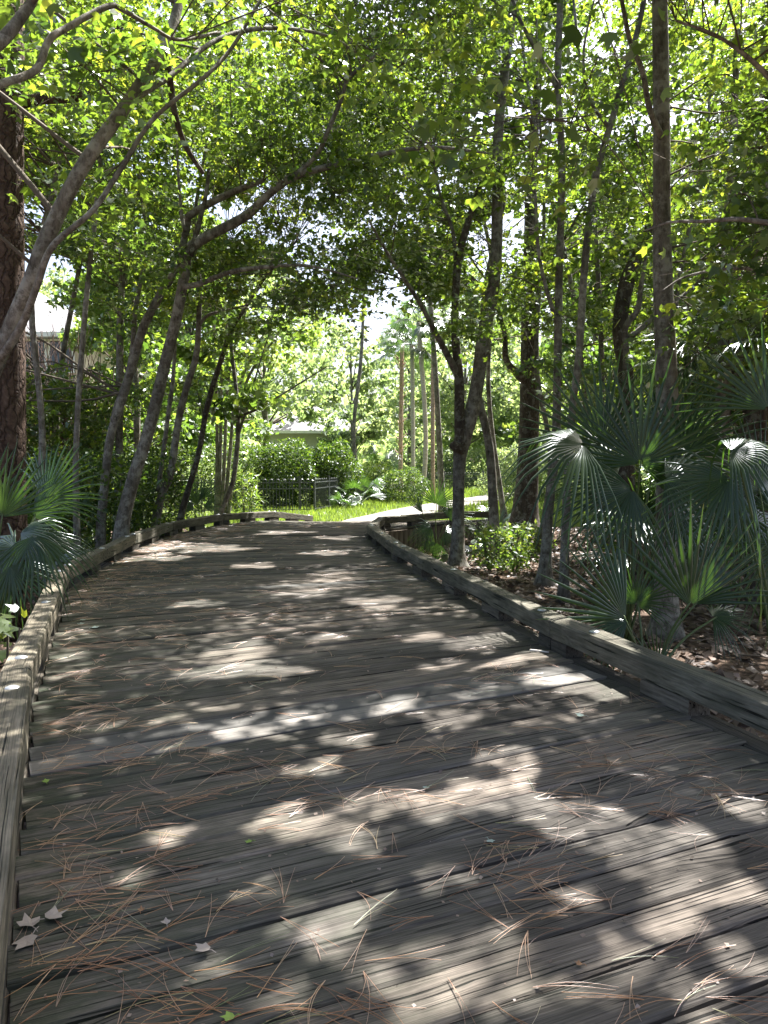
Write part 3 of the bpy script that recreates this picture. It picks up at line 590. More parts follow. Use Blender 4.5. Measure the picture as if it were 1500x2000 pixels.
t.stem([(1640, 560, 6.2, 15), (1560, 545, 6.2, 11), (1490, 528, 6.1, 9), (1420, 525, 6.0, 6), (1340, 540, 5.9, 4), (1290, 570, 5.8, 2)], 'limb', leafy=.9)
t.stem([(1600, 250, 6.0, 15), (1540, 190, 5.9, 12), (1470, 120, 5.8, 9), (1400, 70, 5.7, 6), (1320, 40, 5.6, 4)], 'limb', leafy=.9)
t = Tree('shade_maple', 'maple standing out of view on the right whose crown shades the near deck')
t.stem3([[4.4, 1.2, -.5, .15], [4.3, 1.3, 1.5, .12], [4.0, 1.6, 3.5, .10], [3.4, 2.1, 5, .07], [2.6, 2.8, 6.2, .04], [1.8, 3.4, 7, .02]], leafy=.5)
t.stem3([[4.1, 1.5, 3.0, .07], [3.4, 3.0, 4.6, .05], [2.6, 4.6, 5.6, .03], [1.6, 6, 6.4, .015]], 'limb', leafy=.5)
# slender trees further back, each told apart by its neighbours
BACK = [('slender_back_tree', 'very thin grey stem just left of the slender upright tree', 1118, 560, 17, 9, 1000, -60), ('slender_back_tree', 'thin grey stem crossing the bright gap right of the broad dark trunk', 1062, 700, 15, 9, 1050, 150),
        ('slender_back_tree', 'thin stem close to the left of the forked tree top', 950, 500, 22, 8, 850, -40), ('slender_back_tree', 'thin dark stem right of the thick upright trunk', 1335, 600, 12, 9, 1400, -40),
        ('slender_back_tree', 'slim stem near the right edge behind the sabal palm', 1475, 650, 15, 12, 1490, 60), ('slender_back_tree', 'thin stem between the dark crooked tree and the leaning stem', 1168, 640, 16, 10, 1120, 0),
        ('slender_back_tree', 'slim bare trunk high above the sunny palm trunks', 845, 500, 26, 9, 830, 100), ('slender_back_tree', 'slim dark trunk behind the shrubs left of the palm trunks', 706, 700, 38, 7, 700, 420),
        ('slender_back_tree', 'thin pale trunk behind the multi-stemmed maple', 240, 620, 17, 14, 235, 150), ('slender_back_tree', 'thin trunk left of the crape myrtle against the hedge', 260, 800, 20, 12, 262, 350),
        ('slender_back_tree', 'slim stem crossing behind the leaning maple', 75, 560, 11.5, 12, 130, 60), ('slender_back_tree', 'thin stem rising left of the multi-stemmed maple', 165, 640, 10.5, 11, 215, 40),
        ('slender_back_tree', 'slim trunk between the pine and the multi-stemmed maple', 120, 700, 19, 11, 190, 200)]
for k, (nm, lb, u, v, Yd, wd, u2, v2) in enumerate(BACK):
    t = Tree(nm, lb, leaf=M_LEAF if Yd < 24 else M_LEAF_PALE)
    j = lambda: random.uniform(-16, 16)
    t.stem([(u - (u2 - u) * .35 + j(), vg(Yd), Yd, wd * 1.5), (u - (u2 - u) * .1 + j(), (v + vg(Yd)) / 2, Yd, wd * 1.1), (u + j(), v, Yd, wd), ((u + u2) / 2 + j(), (v + v2) / 2, Yd, wd * .75), (u2, v2, Yd, wd * .5), (u2 + (u2 - u) * .3, v2 - 200, Yd, 3)], n=8, leafy=.5)

for t in TREES: t.make_wood()

# canopy: clusters of sprays hung on the nearest limb
NP_, NT, NR = [], [], []
for i, t in enumerate(TREES):
    for (W, part, mt_, n, rough, leafy) in t.stems:
        if leafy <= 0: continue
        for j in range(len(W)):
            if W[j, 2] > 1.7 and j > len(W) * 0.25: NP_.append(W[j, :3]); NT.append(i); NR.append(W[j, 3])
NP_ = np.array(NP_); NT = np.array(NT); NR = np.array(NR)
names = [t.name for t in TREES]
def deck_x(y):
    return (np.interp(y, LV[:, 1], LV[:, 0]) + np.interp(y, RV[:, 1], RV[:, 0])) / 2
def canopy_point():
    """a place for foliage in the wood: low at the sides, an arch over the deck, open beyond its end"""
    while True:
        y = random.uniform(0.8, 30) if random.random() < .72 else random.uniform(10.5, 19.5)
        if y > 20 and random.random() < .35: continue
        lim = 0.56 * y + 3.2
        x = random.uniform(-lim, lim)
        if y < 3 and not -2.5 < x < 5: continue
        dx = abs(x - float(deck_x(min(y, 20.0))))
        lo = 3.3 - 1.0 * min(1, max(0, (dx - 1.6) / 3.0))
        top = 8.6 if x < 1.5 else (7.3 if y < 12.5 else 9.5)
        if y > 13: top += min(5.5, (y - 13) * .5)
        if y < 5: lo = 4.0
        lo += max(0, (y - 8) * 0.07) if dx < 3 else 0
        if y > 18.5:                               # open sunny end of the path
            cx = float(np.interp(y, PATH_C[:, 1], PATH_C[:, 0]))
            if -4.5 < x - cx < 5.5 and not (y < 22): continue
            if -4.5 < x - cx < 5: lo = 5.5
            if x < 0 and y > 26: continue
        z = random.uniform(lo, top)
        # keep a few windows to the sky and to the house
        u = 750 + x / y * F; v = HOR - (z - HC) / y * F
        if v < -260 or (v < -60 and y > 9 and random.random() < .8): continue
        if y < 10.8 and 230 < u < 1010 and v > 60 and random.random() < .72: continue    # the arch over the deck stays open, so its limbs show
        if y < 8.2 and u < 120 and 90 < v < 1000 and random.random() < .9: continue
        if y < 7.2 and 1010 <= u < 1240 and v > 60 and random.random() < .8: continue
        for (gu, gv, ru, rv, pr_) in GAPS:
            if ((u - gu) / ru) ** 2 + ((v - gv) / rv) ** 2 < 1 and random.random() < pr_: break
        else: return np.array([x, y, z])
GAPS = [(150, 555, 80, 65, 1.0), (105, 640, 150, 150, 1.0), (1175, 90, 60, 80, .9), (800, 600, 70, 60, .7), (660, 470, 60, 45, .7), (770, 780, 130, 110, .97), (1110, 800, 60, 130, .9), (640, 790, 90, 60, .95),
        (1040, 460, 40, 50, .8), (225, 430, 30, 50, .6), (430, 720, 40, 80, .6), (1160, 620, 40, 50, .5), (620, 690, 90, 60, .5), (330, 720, 40, 90, .5)]
def blocks(c, p):
    for f in (0, .3, .5, .7, 1):
        q = p + (c - p) * f; u = 750 + q[0] / q[1] * F; v = HOR - (q[2] - HC) / q[1] * F
        if ((u - 105) / 95) ** 2 + ((v - 640) / 110) ** 2 < 1 and 6.5 < q[1] < 31: return True
    return False
TK = []
for t in TREES:
    if t.name in ('forked_tree', 'maple_clump', 'slender_upright_tree', 'right_leaning_stem', 'thick_upright_tree', 'dark_crooked_tree', 'leaning_maple', 'broad_dark_tree'):
        for (W, part, mt_, n, rough, leafy) in t.stems:
            Wd = spline(W, len(W) * 2)
            for q in Wd: TK.append((750 + q[0] / q[1] * F, HOR - (q[2] - HC) / q[1] * F, q[1]))
TK = np.array(TK)
def hides(c):
    """foliage that would hang right in front of one of the main trunks: the wood is thin there"""
    u = 750 + c[0] / c[1] * F; v = HOR - (c[2] - HC) / c[1] * F
    return v > -40 and bool(np.any((np.abs(TK[:, 0] - u) < 420 / c[1] + 10) & (np.abs(TK[:, 1] - v) < 60) & (TK[:, 2] > c[1] + .25)))
NCL = 1500
def shade_point():
    """unseen foliage added high on the near maples to shade the near deck"""
    while True:
        p = np.array([random.uniform(-1.6, 2.6), random.uniform(.6, 4.6), 0.0]); q = p + SUN * (random.uniform(4.6, 7.2) / SUN[2])
        u = 750 + q[0] / q[1] * F; v = HOR - (q[2] - HC) / q[1] * F
        if v < -140: return q
def high_point():
    """unseen foliage added above the frame to shade the middle of the deck"""
    while True:
        y = random.uniform(4.5, 13); p = np.array([float(deck_x(y)) + random.uniform(-2, 2), y, 0.0]); q = p + SUN * (random.uniform(6, 11) / SUN[2])
        v = HOR - (q[2] - HC) / q[1] * F
        if v < -60: return q
for k in range(NCL + 200):
    c = canopy_point() if k < NCL else (shade_point() if k < NCL + 125 else high_point())  # the last two sorts are unseen foliage, added to shade the deck
    D = NP_ - c; dz = D[:, 2]
    cost = np.sqrt(D[:, 0] ** 2 + D[:, 1] ** 2 + (dz * 0.8) ** 2) + np.where(dz > 0.4, 1.5 * (dz - 0.4), 0) + rng.random(len(NP_)) * .9
    j = int(np.argmin(cost))
    if cost[j] > 5.2: continue
    if blocks(c, NP_[j]) or (hides(c) and random.random() < .72): continue
    TREES[NT[j]].clusters.append((c, NP_[j], NR[j]))
for t in TREES:                                   # leafy sprays along the given limbs themselves
    for (W, part, mt_, n, rough, leafy) in t.stems:
        if leafy < .3 or part == 'trunk' and W[-1, 2] < 3: continue
        L = np.linalg.norm(np.diff(W[:, :3], axis=0), axis=1).sum()
        for q in range(int(L * leafy * (1.1 if leafy >= .8 else .5))):
            i = random.randrange(int(len(W) * .5), len(W)); p = W[i, :3]
            if p[2] < 2.2: continue
            o_ = rng.normal(size=3) * np.array([.55, .55, .25])
            if not blocks(p + o_, p): t.clusters.append((p + o_ + np.array([0, 0, .15]), p, W[i, 3]))
nleaf = 0
for t in TREES:
    if not t.clusters: continue
    mb = MB(); LP = []; LA = []; TI = []
    for (c, p, r0) in t.clusters:
        Ld = np.linalg.norm(c - p)
        if Ld > 0.35:
            mid = p + (c - p) * .5 + rng.normal(size=3) * .1 * Ld + np.array([0, 0, .12 * Ld])
            P = spline([p, mid, c], 8); rb = min(r0 * .5, .006 + .0042 * Ld)
            mb.tube(P - t.base, np.linspace(rb, .004, 8), 5, False)
        else: P = spline([p, (p + c) / 2, c], 5)
        far = c[1] > 19
        ns = random.randint(9, 15) if not far else random.randint(8, 11)
        rc = random.uniform(.55, 1.0) * (1.25 if far else 1)
        tone = random.gauss(.5, .13)
        for q in range(ns):
            a = random.uniform(0, 2 * math.pi); rr = rc * math.sqrt(random.random())
            e = c + np.array([math.cos(a) * rr, math.sin(a) * rr, random.gauss(0, .2) * rc - .16 * rr])
            st = P[random.randrange(len(P) // 2, len(P))]
            if Ld > .2 or True:
                mb.tube(np.array([st, e]) - t.base, (.0048, .002), 3, False)
            m = random.randint(17, 26) if not far else random.randint(10, 14)
            off = rng.normal(size=(m, 3)) * np.array([.17, .17, .055]) * (1 if not far else 1.5)
            back = (st - e) / (np.linalg.norm(st - e) + 1e-6)
            LP.append(e + off + back * (rng.random(m)[:, None] * .3)); LA.append(np.tile(-back * .5 + [0, 0, -.35], (m, 1)) + off * 2)
            TI.append(np.clip(rng.normal(tone, .2, m), 0, 1))
    LP = np.vstack(LP); LA = np.vstack(LA); TI = np.concatenate(TI)
    kp = lit_keep(LP); LP, LA, TI = LP[kp], LA[kp], TI[kp]
    new_obj('branches', mesh_py('branches', mb.V, mb.F, M_TWIG, True), t.root)['kind'] = 'stuff'
    yy = t.base[1]
    if t.name == 'shade_maple': leaf_obj('crown', LP, .085, t.leaf, t.root, (FAR_V, FAR_T), .8, .6, TI, LA)
    elif yy < 18: leaf_obj('crown', LP, .08, t.leaf, t.root, (LEAF_V, LEAF_T), .8, .6, TI, LA)
    else: leaf_obj('crown', LP, .13, t.leaf, t.root, (FAR_V, FAR_T), .6, .6, TI)
    nleaf += len(LP)
print('leaves', nleaf, {t.name: len(t.clusters) for t in TREES})
pine = [t for t in TREES if t.name == 'pine_tree'][0]

# ------------------------------------------------------------------ far trees
def far_tree(name, label, x, y, h, rad, leaf, n, size=.2, trunk=.16, low=.25, group=None, bark=None, blobs=16):
    z0 = float(gz(x, y)); root = empty(name, label, 'tree', (x, y, z0), group)
    mb = MB(); lean = random.uniform(-.3, .3)
    P = spline([(0, 0, 0), (lean * .4, 0, h * .3), (lean, .1, h * .6), (lean * 1.4, 0, h * .92)], 10); mb.tube(P, np.linspace(trunk, .03, 10), 8, True, .08, x)
    mb.build('trunk', bark or M_BARK, root, True)
    LP = []; bm = MB(); TI = []
    for q in range(blobs):
        f = random.uniform(low, 1.0); a = random.uniform(0, 6.28); prof = math.sin(math.pi * min(1, max(.12, (f - low + .12) / (1.1 - low)))) ** .6
        rr = rad * prof * math.sqrt(random.random())
        c = np.array([lean + rr * math.cos(a), rr * math.sin(a), h * f]); st = P[min(9, int(9 * f * .85))]
        bm.tube(spline([st, (st + c) / 2 + [0, 0, .2], c], 5), np.linspace(trunk * .3, .01, 5), 5, False)
        m = n // blobs; br = rad * random.uniform(.28, .5)
        d = rng.normal(size=(m, 3)); d /= np.linalg.norm(d, axis=1)[:, None]
        sub = rng.normal(size=(7, 3)) * br * .6
        LP.append(c + sub[rng.integers(0, 7, m)] + d * (br * .5 * rng.random(m)[:, None] ** .6) * np.array([1.1, 1.1, .6])); TI.append(rng.normal(random.gauss(.5, .15), .2, m))
    bm.build('branches', M_TWIG, root, True)['kind'] = 'stuff'
    leaf_obj('crown', np.vstack(LP) + [x, y, z0], size, leaf, root, (FAR_V, FAR_T), .5, .8, np.concatenate(TI))
    return root
def px(u, Y): return (u - 750) / F * Y
FARS = [('tall green tree behind the right fence end', 905, 58, 15, 4.5, 5400), ('rounded tree behind the four palm trunks', 800, 66, 13, 4.5, 2450), ('pale tall tree over the grey roof', 690, 52, 11, 2.6, 2500),
        ('bushy tree right of the reddish palm trunk', 960, 64, 13, 5, 4800), ('broad tree closing the view far right of the path', 1060, 62, 10, 5, 3500), ('tall tree seen through the gap right of the broad dark trunk', 1140, 46, 15, 4, 2400),
        ('tall leafy tree high behind the thick upright trunk', 1240, 36, 15, 4.5, 6000), ('tall leafy tree behind the twin-stemmed trunk', 1400, 32, 14, 4.5, 7000), ('tree at the far right edge behind the sabal palm', 1540, 26, 12, 4, 9000),
        ('tree filling the view between slender and thick trunks', 1170, 30, 13, 3.6, 4050), ('tall tree above the left hedge', 380, 40, 13, 4.5, 9000), ('tree over the roof ridge of the left house', 250, 44, 14, 4.5, 8000),
        ('leafy tree in front of the left house corner', 268, 27, 8.5, 2.6, 7000), ('tall tree above the middle of the hedge', 520, 46, 13, 4.5, 4800), ('far tree left of the grey roof', 600, 62, 14, 4.5, 3000), ('far tall tree over the end of the path', 860, 80, 20, 6, 2800),
        ('far tree behind the left house', 60, 60, 15, 6, 6000), ('far tree low at the right of the path', 1000, 84, 12, 6, 6000), ('low tree behind the big palmetto', 1290, 24, 7, 3, 8000), ('low tree behind the right palmettos', 1460, 19, 6.5, 2.8, 8000)]
for (lb, u, Yd, h, rad, n) in FARS:
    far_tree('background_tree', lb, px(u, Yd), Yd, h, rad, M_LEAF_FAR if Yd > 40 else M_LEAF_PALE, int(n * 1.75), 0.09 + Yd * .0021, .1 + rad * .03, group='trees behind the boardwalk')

# the wood that closes the horizon
LP = []; TI = []
for i in range(260):
    u = random.uniform(-900, 2400); Yd = random.uniform(105, 165); h = random.uniform(6, 13); x = px(u, Yd); r_ = random.uniform(2.2, 4.5); m = 110
    d = rng.normal(size=(m, 3)); d /= np.linalg.norm(d, axis=1)[:, None]
    LP.append(np.array([x, Yd, h * .5 - .6]) + d * np.array([r_, r_, h * .55]) * (.55 + .45 * rng.random(m))[:, None]); TI.append(np.clip(rng.normal(random.gauss(.5, .2), .2, m), 0, 1))
P = np.vstack(LP); k = P[:, 2] > -.6
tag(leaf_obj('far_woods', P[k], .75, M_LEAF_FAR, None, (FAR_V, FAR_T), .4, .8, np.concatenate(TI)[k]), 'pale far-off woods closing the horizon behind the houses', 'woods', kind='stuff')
# ------------------------------------------------------------------ palms
def norm(a): a = np.asarray(a, float); return a / (np.linalg.norm(a) + 1e-9)
def frond_mesh(axis, nrm, R, spread, nseg, droop, fold, seed, mt, split=.33):
    r = np.random.default_rng(seed); axis = norm(axis); nrm = norm(nrm - axis * np.dot(nrm, axis)); b = np.cross(axis, nrm)
    V = []; T = []; tint = []
    th = np.linspace(-spread / 2, spread / 2, nseg); dth = th[1] - th[0]
    S = np.array([0.03, .2, split, .68, .86, 1.0])
    for k, a in enumerate(th):
        a += r.normal() * dth * .08
        L = R * (.80 + .20 * math.cos(a * .9)) * (1 + r.normal() * .04)
        d = math.cos(a) * axis + math.sin(a) * b
        dr = droop * (1 + r.normal() * .25) * (1 + .5 * abs(math.sin(a)))
        w0 = 2 * math.tan(dth / 2) * split * L
        side = norm(np.cross(nrm, d)); tn = np.clip(r.normal(.5, .16), 0, .88); n0 = len(V); brown = r.random() < .35
        for s in S:
            c = d * s * L - nrm * fold * math.sin(a) ** 2 * s * L * .8
            bend = max(0, s - .35); c = c + np.array([0, 0, -1.0]) * dr * L * bend ** 1.7 * 2.2
            c = c - d * dr * L * .45 * bend ** 2
            wd = (2 * math.tan(dth / 2) * s * L if s <= split else w0 * (1 - (s - split) / (1 - split)) ** .8) * .5 + .0006
            V += [c - side * wd * .95, c + nrm * wd * .75, c + side * wd * .95]; tint += [1.0 if brown and s > .95 else tn] * 3
        for i in range(len(S) - 1):
            q = n0 + i * 3
            for j in (0, 1): T += [(q + j, q + j + 1, q + 4 + j), (q + j, q + 4 + j, q + 3 + j)]
    return mesh_np('frond', np.array(V), np.array(T), mt, False, {'rnd': np.array(tint)})
def palm(name, label, cat, base, fronds, group=None, mt=None, pet=True):
    """fronds: rows (hub point, axis, normal, radius, spread deg, droop)"""
    base = np.array([base[0], base[1], float(gz(base[0], base[1])) if len(base) < 3 else base[2]])
    root = empty(name, label, cat, base, group)
    for i, (hub, ax, nr, R, sp, dr) in enumerate(fronds):
        o = new_obj('frond', frond_mesh(ax, nr, R, math.radians(sp), max(9, int(sp / 7.0)), dr, .25, random.randrange(10 ** 6), mt or M_FROND), root)
        o.location = np.asarray(hub) - base
        if pet:
            h = np.asarray(hub) - base; m = h * .5 + np.array([0, 0, .12 * np.linalg.norm(h)])
            P = spline([np.array([random.uniform(-.05, .05), random.uniform(-.05, .05), 0.0]), m, h + norm(ax) * .03], 8) - h
            V, Fc = tube(P, np.linspace(.014, .007, 8), 6, True)
            new_obj('petiole', mesh_py('petiole', V, Fc, M_PETIOLE if mt is None else mt, True), o)
    return root
def fan(u, v, Y, phi, R, sp=190, dr=.12, depth=0.0, tilt=.55):
    """a frond by where its hub shows and which way its blade points in the picture"""
    ph = math.radians(phi); ax = np.array([math.cos(ph), -depth, math.sin(ph)])
    return (at(u, v, Y), ax, np.array([0.12, -.8, tilt]), R, sp, dr)
def random_palm(name, label, base, nf, R, H, group=None, cat='palmetto', arc_=(0, 360), mt=None):
    z0 = float(gz(*base[:2])); fr = []
    for i in range(nf):
        a = math.radians(random.uniform(*arc_)); el = math.radians(random.uniform(15, 80)); L = H * random.uniform(.7, 1.15)
        d = np.array([math.cos(a) * math.cos(el), math.sin(a) * math.cos(el), math.sin(el)])
        hub = np.array([base[0], base[1], z0]) + d * L
        ax = norm(d + np.array([0, 0, -.25])); nr = np.array([-math.cos(a) * .5, -math.sin(a) * .5, 1.0])
        fr.append((hub, ax, nr, R * random.uniform(.75, 1.1), random.uniform(150, 250), random.uniform(.06, .35)))
    return palm(name, label, cat, base, fr, group, mt)
palm('big_palmetto', 'big dark green palmetto with wide fans beside the right kerb', 'palmetto', (2.3, 7.2),
     [fan(1140, 868, 6.2, 186, .82, 200, .36, .3, .9), fan(1250, 905, 6.8, 72, 1.05, 230, .04), fan(1178, 870, 7.0, 98, .95, 180, .03, -.1), fan(1235, 955, 6.6, 214, .8, 180, .15, .1),
      fan(1335, 890, 7.3, 40, 1.0, 210, .10), fan(1300, 935, 6.6, -8, .75, 180, .14, .2), fan(1205, 930, 7.4, 150, .85, 180, .12), fan(1290, 850, 7.8, 62, .9, 190, .05), fan(1320, 1000, 7.1, -50, .7, 170, .2)])
palm('edge_palmetto', 'tall palmetto at the right edge with fans hanging over bent stalks', 'palmetto', (3.15, 6.0),
     [fan(1428, 880, 5.5, 5, .62, 200, .5, .2, 1.0), fan(1425, 935, 5.9, 215, .7, 170, .16), fan(1500, 800, 6.2, 70, .9, 210, .06), fan(1450, 1000, 6.4, 250, .7, 160, .15), fan(1530, 1060, 6.0, -100, .7, 180, .2), fan(1485, 960, 6.6, 110, .8, 200, .08)])
palm('young_palmetto', 'low blue-green palmetto with stiff fans just behind the right kerb', 'palmetto', (2.0, 5.75),
     [fan(1222, 1208, 5.7, 126, .84, 100, .03, .1), fan(1243, 1180, 5.9, 70, .42, 210, .12), fan(1225, 1212, 5.7, 205, .5, 80, .12, .2), fan(1348, 1183, 5.4, 84, .8, 110, .02, .0), fan(1355, 1180, 5.6, 35, .7, 60, .12), fan(1284, 1312, 5.2, 92, .36, 62, .0), fan(1392, 1205, 6.0, 5, .36, 190, .2, .2, 1.0)])
palm('kerb_palmetto', 'small bright palmetto by the flared end of the right kerb', 'palmetto', (1.0, 15.0),
     [fan(826, 1002, 14.6, 122, .58, 50, .0), fan(852, 985, 14.8, 75, .6, 170, .05), fan(842, 1030, 14.5, 200, .5, 170, .3), fan(868, 1040, 14.6, -30, .5, 180, .3), fan(850, 1060, 14.4, 250, .5, 160, .3), fan(875, 1010, 15, 40, .55, 170, .1), fan(860, 1085, 14.3, -70, .45, 160, .3)])
palm('left_palmetto', 'large palmetto at the left edge with stiff upright fans behind the kerb', 'palmetto', (-3.6, 6.9),
     [fan(4, 1010, 6.6, 80, .66, 140, .02), fan(-30, 995, 6.9, 100, .7, 160, .05), fan(65, 1008, 6.9, 40, .5, 120, .12, .1), fan(40, 1040, 6.6, 12, .46, 130, .25, .2, .9), fan(68, 1046, 6.5, -70, .6, 170, .25, .2), fan(30, 1070, 6.7, 200, .6, 170, .3), fan(90, 975, 7.4, 55, .7, 160, .1), fan(20, 1105, 6.4, -60, .5, 150, .25), fan(90, 1060, 7.4, -25, .45, 150, .3)])
palm('small_left_palmetto', 'small upright palmetto beside the thin dark leaning trunk', 'palmetto', (-4.1, 17.4),
     [fan(385, 985, 17.2, 100, .62, 90, .02), fan(392, 975, 17.3, 55, .7, 70, .06), fan(378, 995, 17, 150, .5, 100, .1), fan(398, 990, 17, 20, .5, 100, .15)])
RP = [('scrub palmetto at the foot of the twin-stemmed tree', (4.3, 8.6), 8, .8, 1.2), ('scrub palmetto deep in the shade at the right edge', (4.6, 10.4), 11, .9, 1.6), ('scrub palmetto behind the big palmetto', (3.9, 11.2), 7, .8, 1.1),
      ('low palmetto between forked and slender trees', (2.2, 15.6), 8, .6, .6), ('low palmetto by the path behind the forked tree', (3.2, 20.5), 9, .7, .6), ('dark palmetto behind the left kerb bend', (-4.6, 9.4), 10, .75, .9), ('dark palmetto under the pine on the left', (-5.0, 8.0), 9, .8, 1.0), ('shaded palmetto left of the multi-stemmed maple', (-5.9, 12.6), 9, .75, .9)]
for (lb, b_, nf, R, H) in RP: random_palm('scrub_palmetto', lb, b_, nf, R, H, 'scrub palmettos in the undergrowth')
# palms with trunks
def trunk_palm(name, label, x, y, h, r, nf, R, mt, seed, boots=False, crown=True, arc_=(0, 360)):
    z0 = float(gz(x, y)); root = empty(name, label, 'palm', (x, y, z0)); rr = np.random.default_rng(seed)
    P = spline([(0, 0, -.1), (rr.normal() * .06, 0, h * .4), (rr.normal() * .1, 0, h)], 40); R_ = r * (1 + .25 * np.exp(-P[:, 2] / .3)) * (1 + .05 * np.sin(np.arange(40) * 2.4)) 
    if boots: R_ = R_ * (1 + .22 * (rr.random(40) - .3))
    V, Fc = tube(P, R_, 12, True, .05, seed); new_obj('trunk', mesh_py('trunk', V, Fc, mt, True), root)
    if boots:
        for i in range(34):
            f = rr.uniform(.15, 1); a = rr.uniform(0, 6.28); p = np.array([math.cos(a) * r, math.sin(a) * r, h * f]); d = np.array([math.cos(a), math.sin(a), .9])
            V, Fc = tube([p, p + d * .12, p + d * .24 + [0, 0, .05]], (.045, .032, .012), 5, True); new_obj('boot', mesh_py('boot', V, Fc, mt, True), root)
    if crown:
        top = np.array([P[-1][0], 0, h])
        for i in range(nf):
            a = math.radians(rr.uniform(*arc_)); el = rr.uniform(-.5, 1.3); L = R * rr.uniform(.7, 1.0)
            d = np.array([math.cos(a) * math.cos(el), math.sin(a) * math.cos(el), math.sin(el)]); hub = top + d * L
            o = new_obj('frond', frond_mesh(norm(d + [0, 0, -.3]), np.array([-d[0] * .5, -d[1] * .5, 1.0]), R * rr.uniform(.7, .95), math.radians(rr.uniform(190, 270)), 34, rr.uniform(.15, .4), .3, int(rr.integers(10 ** 6)), M_FROND), root); o.location = hub
            V, Fc = tube(spline([top - hub, (top - hub) * .5 + [0, 0, .06], norm(d) * .02], 6), np.linspace(.016, .009, 6), 5); new_obj('petiole', mesh_py('petiole', V, Fc, M_PETIOLE, True), o)
    return root
trunk_palm('sabal_palm', 'tall sabal palm with a booted trunk at the right edge', px(1488, 9.4), 9.4, 2.75, .13, 26, .95, M_BARK_DARK, 5, True)
trunk_palm('sabal_palm', 'sabal palm crown half hidden behind the twin-stemmed trunk', px(1400, 12.5), 12.5, 3.3, .13, 22, 1.0, M_PALMTRUNK, 6, True)
for (lb, u, Yd, wd, h, m_, sd) in (('ragged brown palm trunk, leftmost of the sunny four', 782, 44, 8, 8.5, M_PALMRED, 1), ('short grey palm trunk, second of the sunny four', 806, 41, 8, 8.0, M_PALMTRUNK, 2), ('orange and grey palm trunk, third of the sunny four', 826, 40, 9, 9.0, M_PALMTRUNK, 3), ('slim reddish palm trunk, rightmost of the sunny four', 846, 39, 8, 8.8, M_PALMRED, 4)):
    trunk_palm('washington_palm', lb, px(u, Yd), Yd, h, wd * Yd / F / 2, 16, 1.2, m_, sd, sd in (1,))
random_palm('fan_palm_shrub', 'bushy fan palm with dead skirt at the end of the left fence', (px(700, 31), 31), 16, .75, 1.1)
random_palm('fan_palm_shrub', 'small bright fan palm above the clipped shrub', (px(748, 38), 38), 10, .9, 2.2, arc_=(0, 360))
random_palm('fan_palm_shrub', 'low strappy palm left of the bushy fan palm', (px(672, 29.5), 29.5), 8, .5, .5)

# ------------------------------------------------------------------ shrubs and hedges
def shrub(name, label, cat, c, half, n, size, leaf, parts=9, tm=(OVAL_V, OVAL_T), stems=5, group=None, solid=True, up=.5):
    x, y = c; z0 = float(gz(x, y)); root = empty(name, label, cat, (x, y, z0), group)
    mb = MB()
    for i in range(stems):
        a = rng.uniform(-1, 1) * half[0] * .7; b_ = rng.uniform(-.4, .4) * half[1]
        mb.tube(spline([(a * .6, b_ * .6, 0), (a * .8, b_, half[2] * .8), (a, b_, half[2] * 1.7)], 6), np.linspace(.022, .006, 6), 5, False)
    mb.build('stems', M_TWIG, root, True)
    d = rng.normal(size=(n, 3)); d /= np.max(np.abs(d), axis=1)[:, None] ** .6 * np.linalg.norm(d, axis=1)[:, None] ** .4
    rad = 1 - .45 * rng.random(n) ** (2.2 if solid else 1)
    lump = 1 + .13 * np.sin(d[:, 0] * half[0] * 3.1 + x) * np.cos(d[:, 2] * 4 + y) + .1 * np.sin(d[:, 0] * half[0] * 7 + d[:, 2] * 5)
    P = d * (rad * lump)[:, None] * np.array(half); P[:, 2] += half[2]; P = P[P[:, 2] > .02]
    leaf_obj('foliage', P + [x, y, z0], size, leaf, root, tm, up, .8)
    return root
shrub('clipped_hedge', 'long dark clipped hedge behind the left stretch of fence', 'hedge', (px(330, 31), 31), (5.6, .9, 1.35), 26000, .12, M_HEDGE, stems=16)
shrub('clipped_hedge', 'dense olive hedge block left of the bright-topped one', 'hedge', (px(555, 30.5), 30.5), (1.3, .9, 1.3), 10000, .11, M_HEDGE)
shrub('clipped_hedge', 'bright-topped hedge block at the corner of the fence', 'hedge', (px(648, 31.6), 31.6), (1.05, .9, 1.3), 9000, .12, M_HEDGE)
shrub('round_shrub', 'round sunny shrub in front of the palm trunks', 'shrub', (px(786, 34), 34), (1.0, .8, .75), 6000, .09, M_HEDGE)
shrub('round_shrub', 'small pale shrub hiding the fence end', 'shrub', (px(735, 36), 36), (.7, .6, .9), 4000, .1, M_LEAF_PALE)
shrub('leafy_shrub', 'loose oleander shrub with strap leaves in front of the fence', 'shrub', (px(482, 22.5), 22.5), (.4, .4, .8), 550, .19, M_LEAF_PALE, tm=(STRAP_V, OVAL_T), solid=False)
shrub('leafy_shrub', 'light green leafy sapling bush between forked and slender trees', 'shrub', (px(985, 12.6), 12.6), (.55, .5, .42), 1300, .085, M_LEAF_PALE, solid=False, up=.9)
shrub('leafy_shrub', 'low ground shrub at the foot of the broad dark trunk', 'shrub', (px(1020, 15.2), 15.2), (.6, .5, .3), 1300, .08, M_LEAF_PALE, solid=False, up=.9)
shrub('leafy_shrub', 'sprawling green shrub behind the left palmetto', 'shrub', (px(150, 13.5), 13.5), (1.6, 1.0, 1.0), 7000, .10, M_HEDGE, solid=False)
shrub('leafy_shrub', 'tall leafy shrub in front of the left house', 'shrub', (px(95, 17), 17), (1.5, .9, 1.9), 6500, .11, M_LEAF, solid=False, tm=(LEAF_V, LEAF_T))
shrub('leafy_shrub', 'dark shrub between the maple clump and slim maple', 'shrub', (px(275, 18), 18), (1.3, .8, 1.1), 7000, .1, M_HEDGE, solid=False)
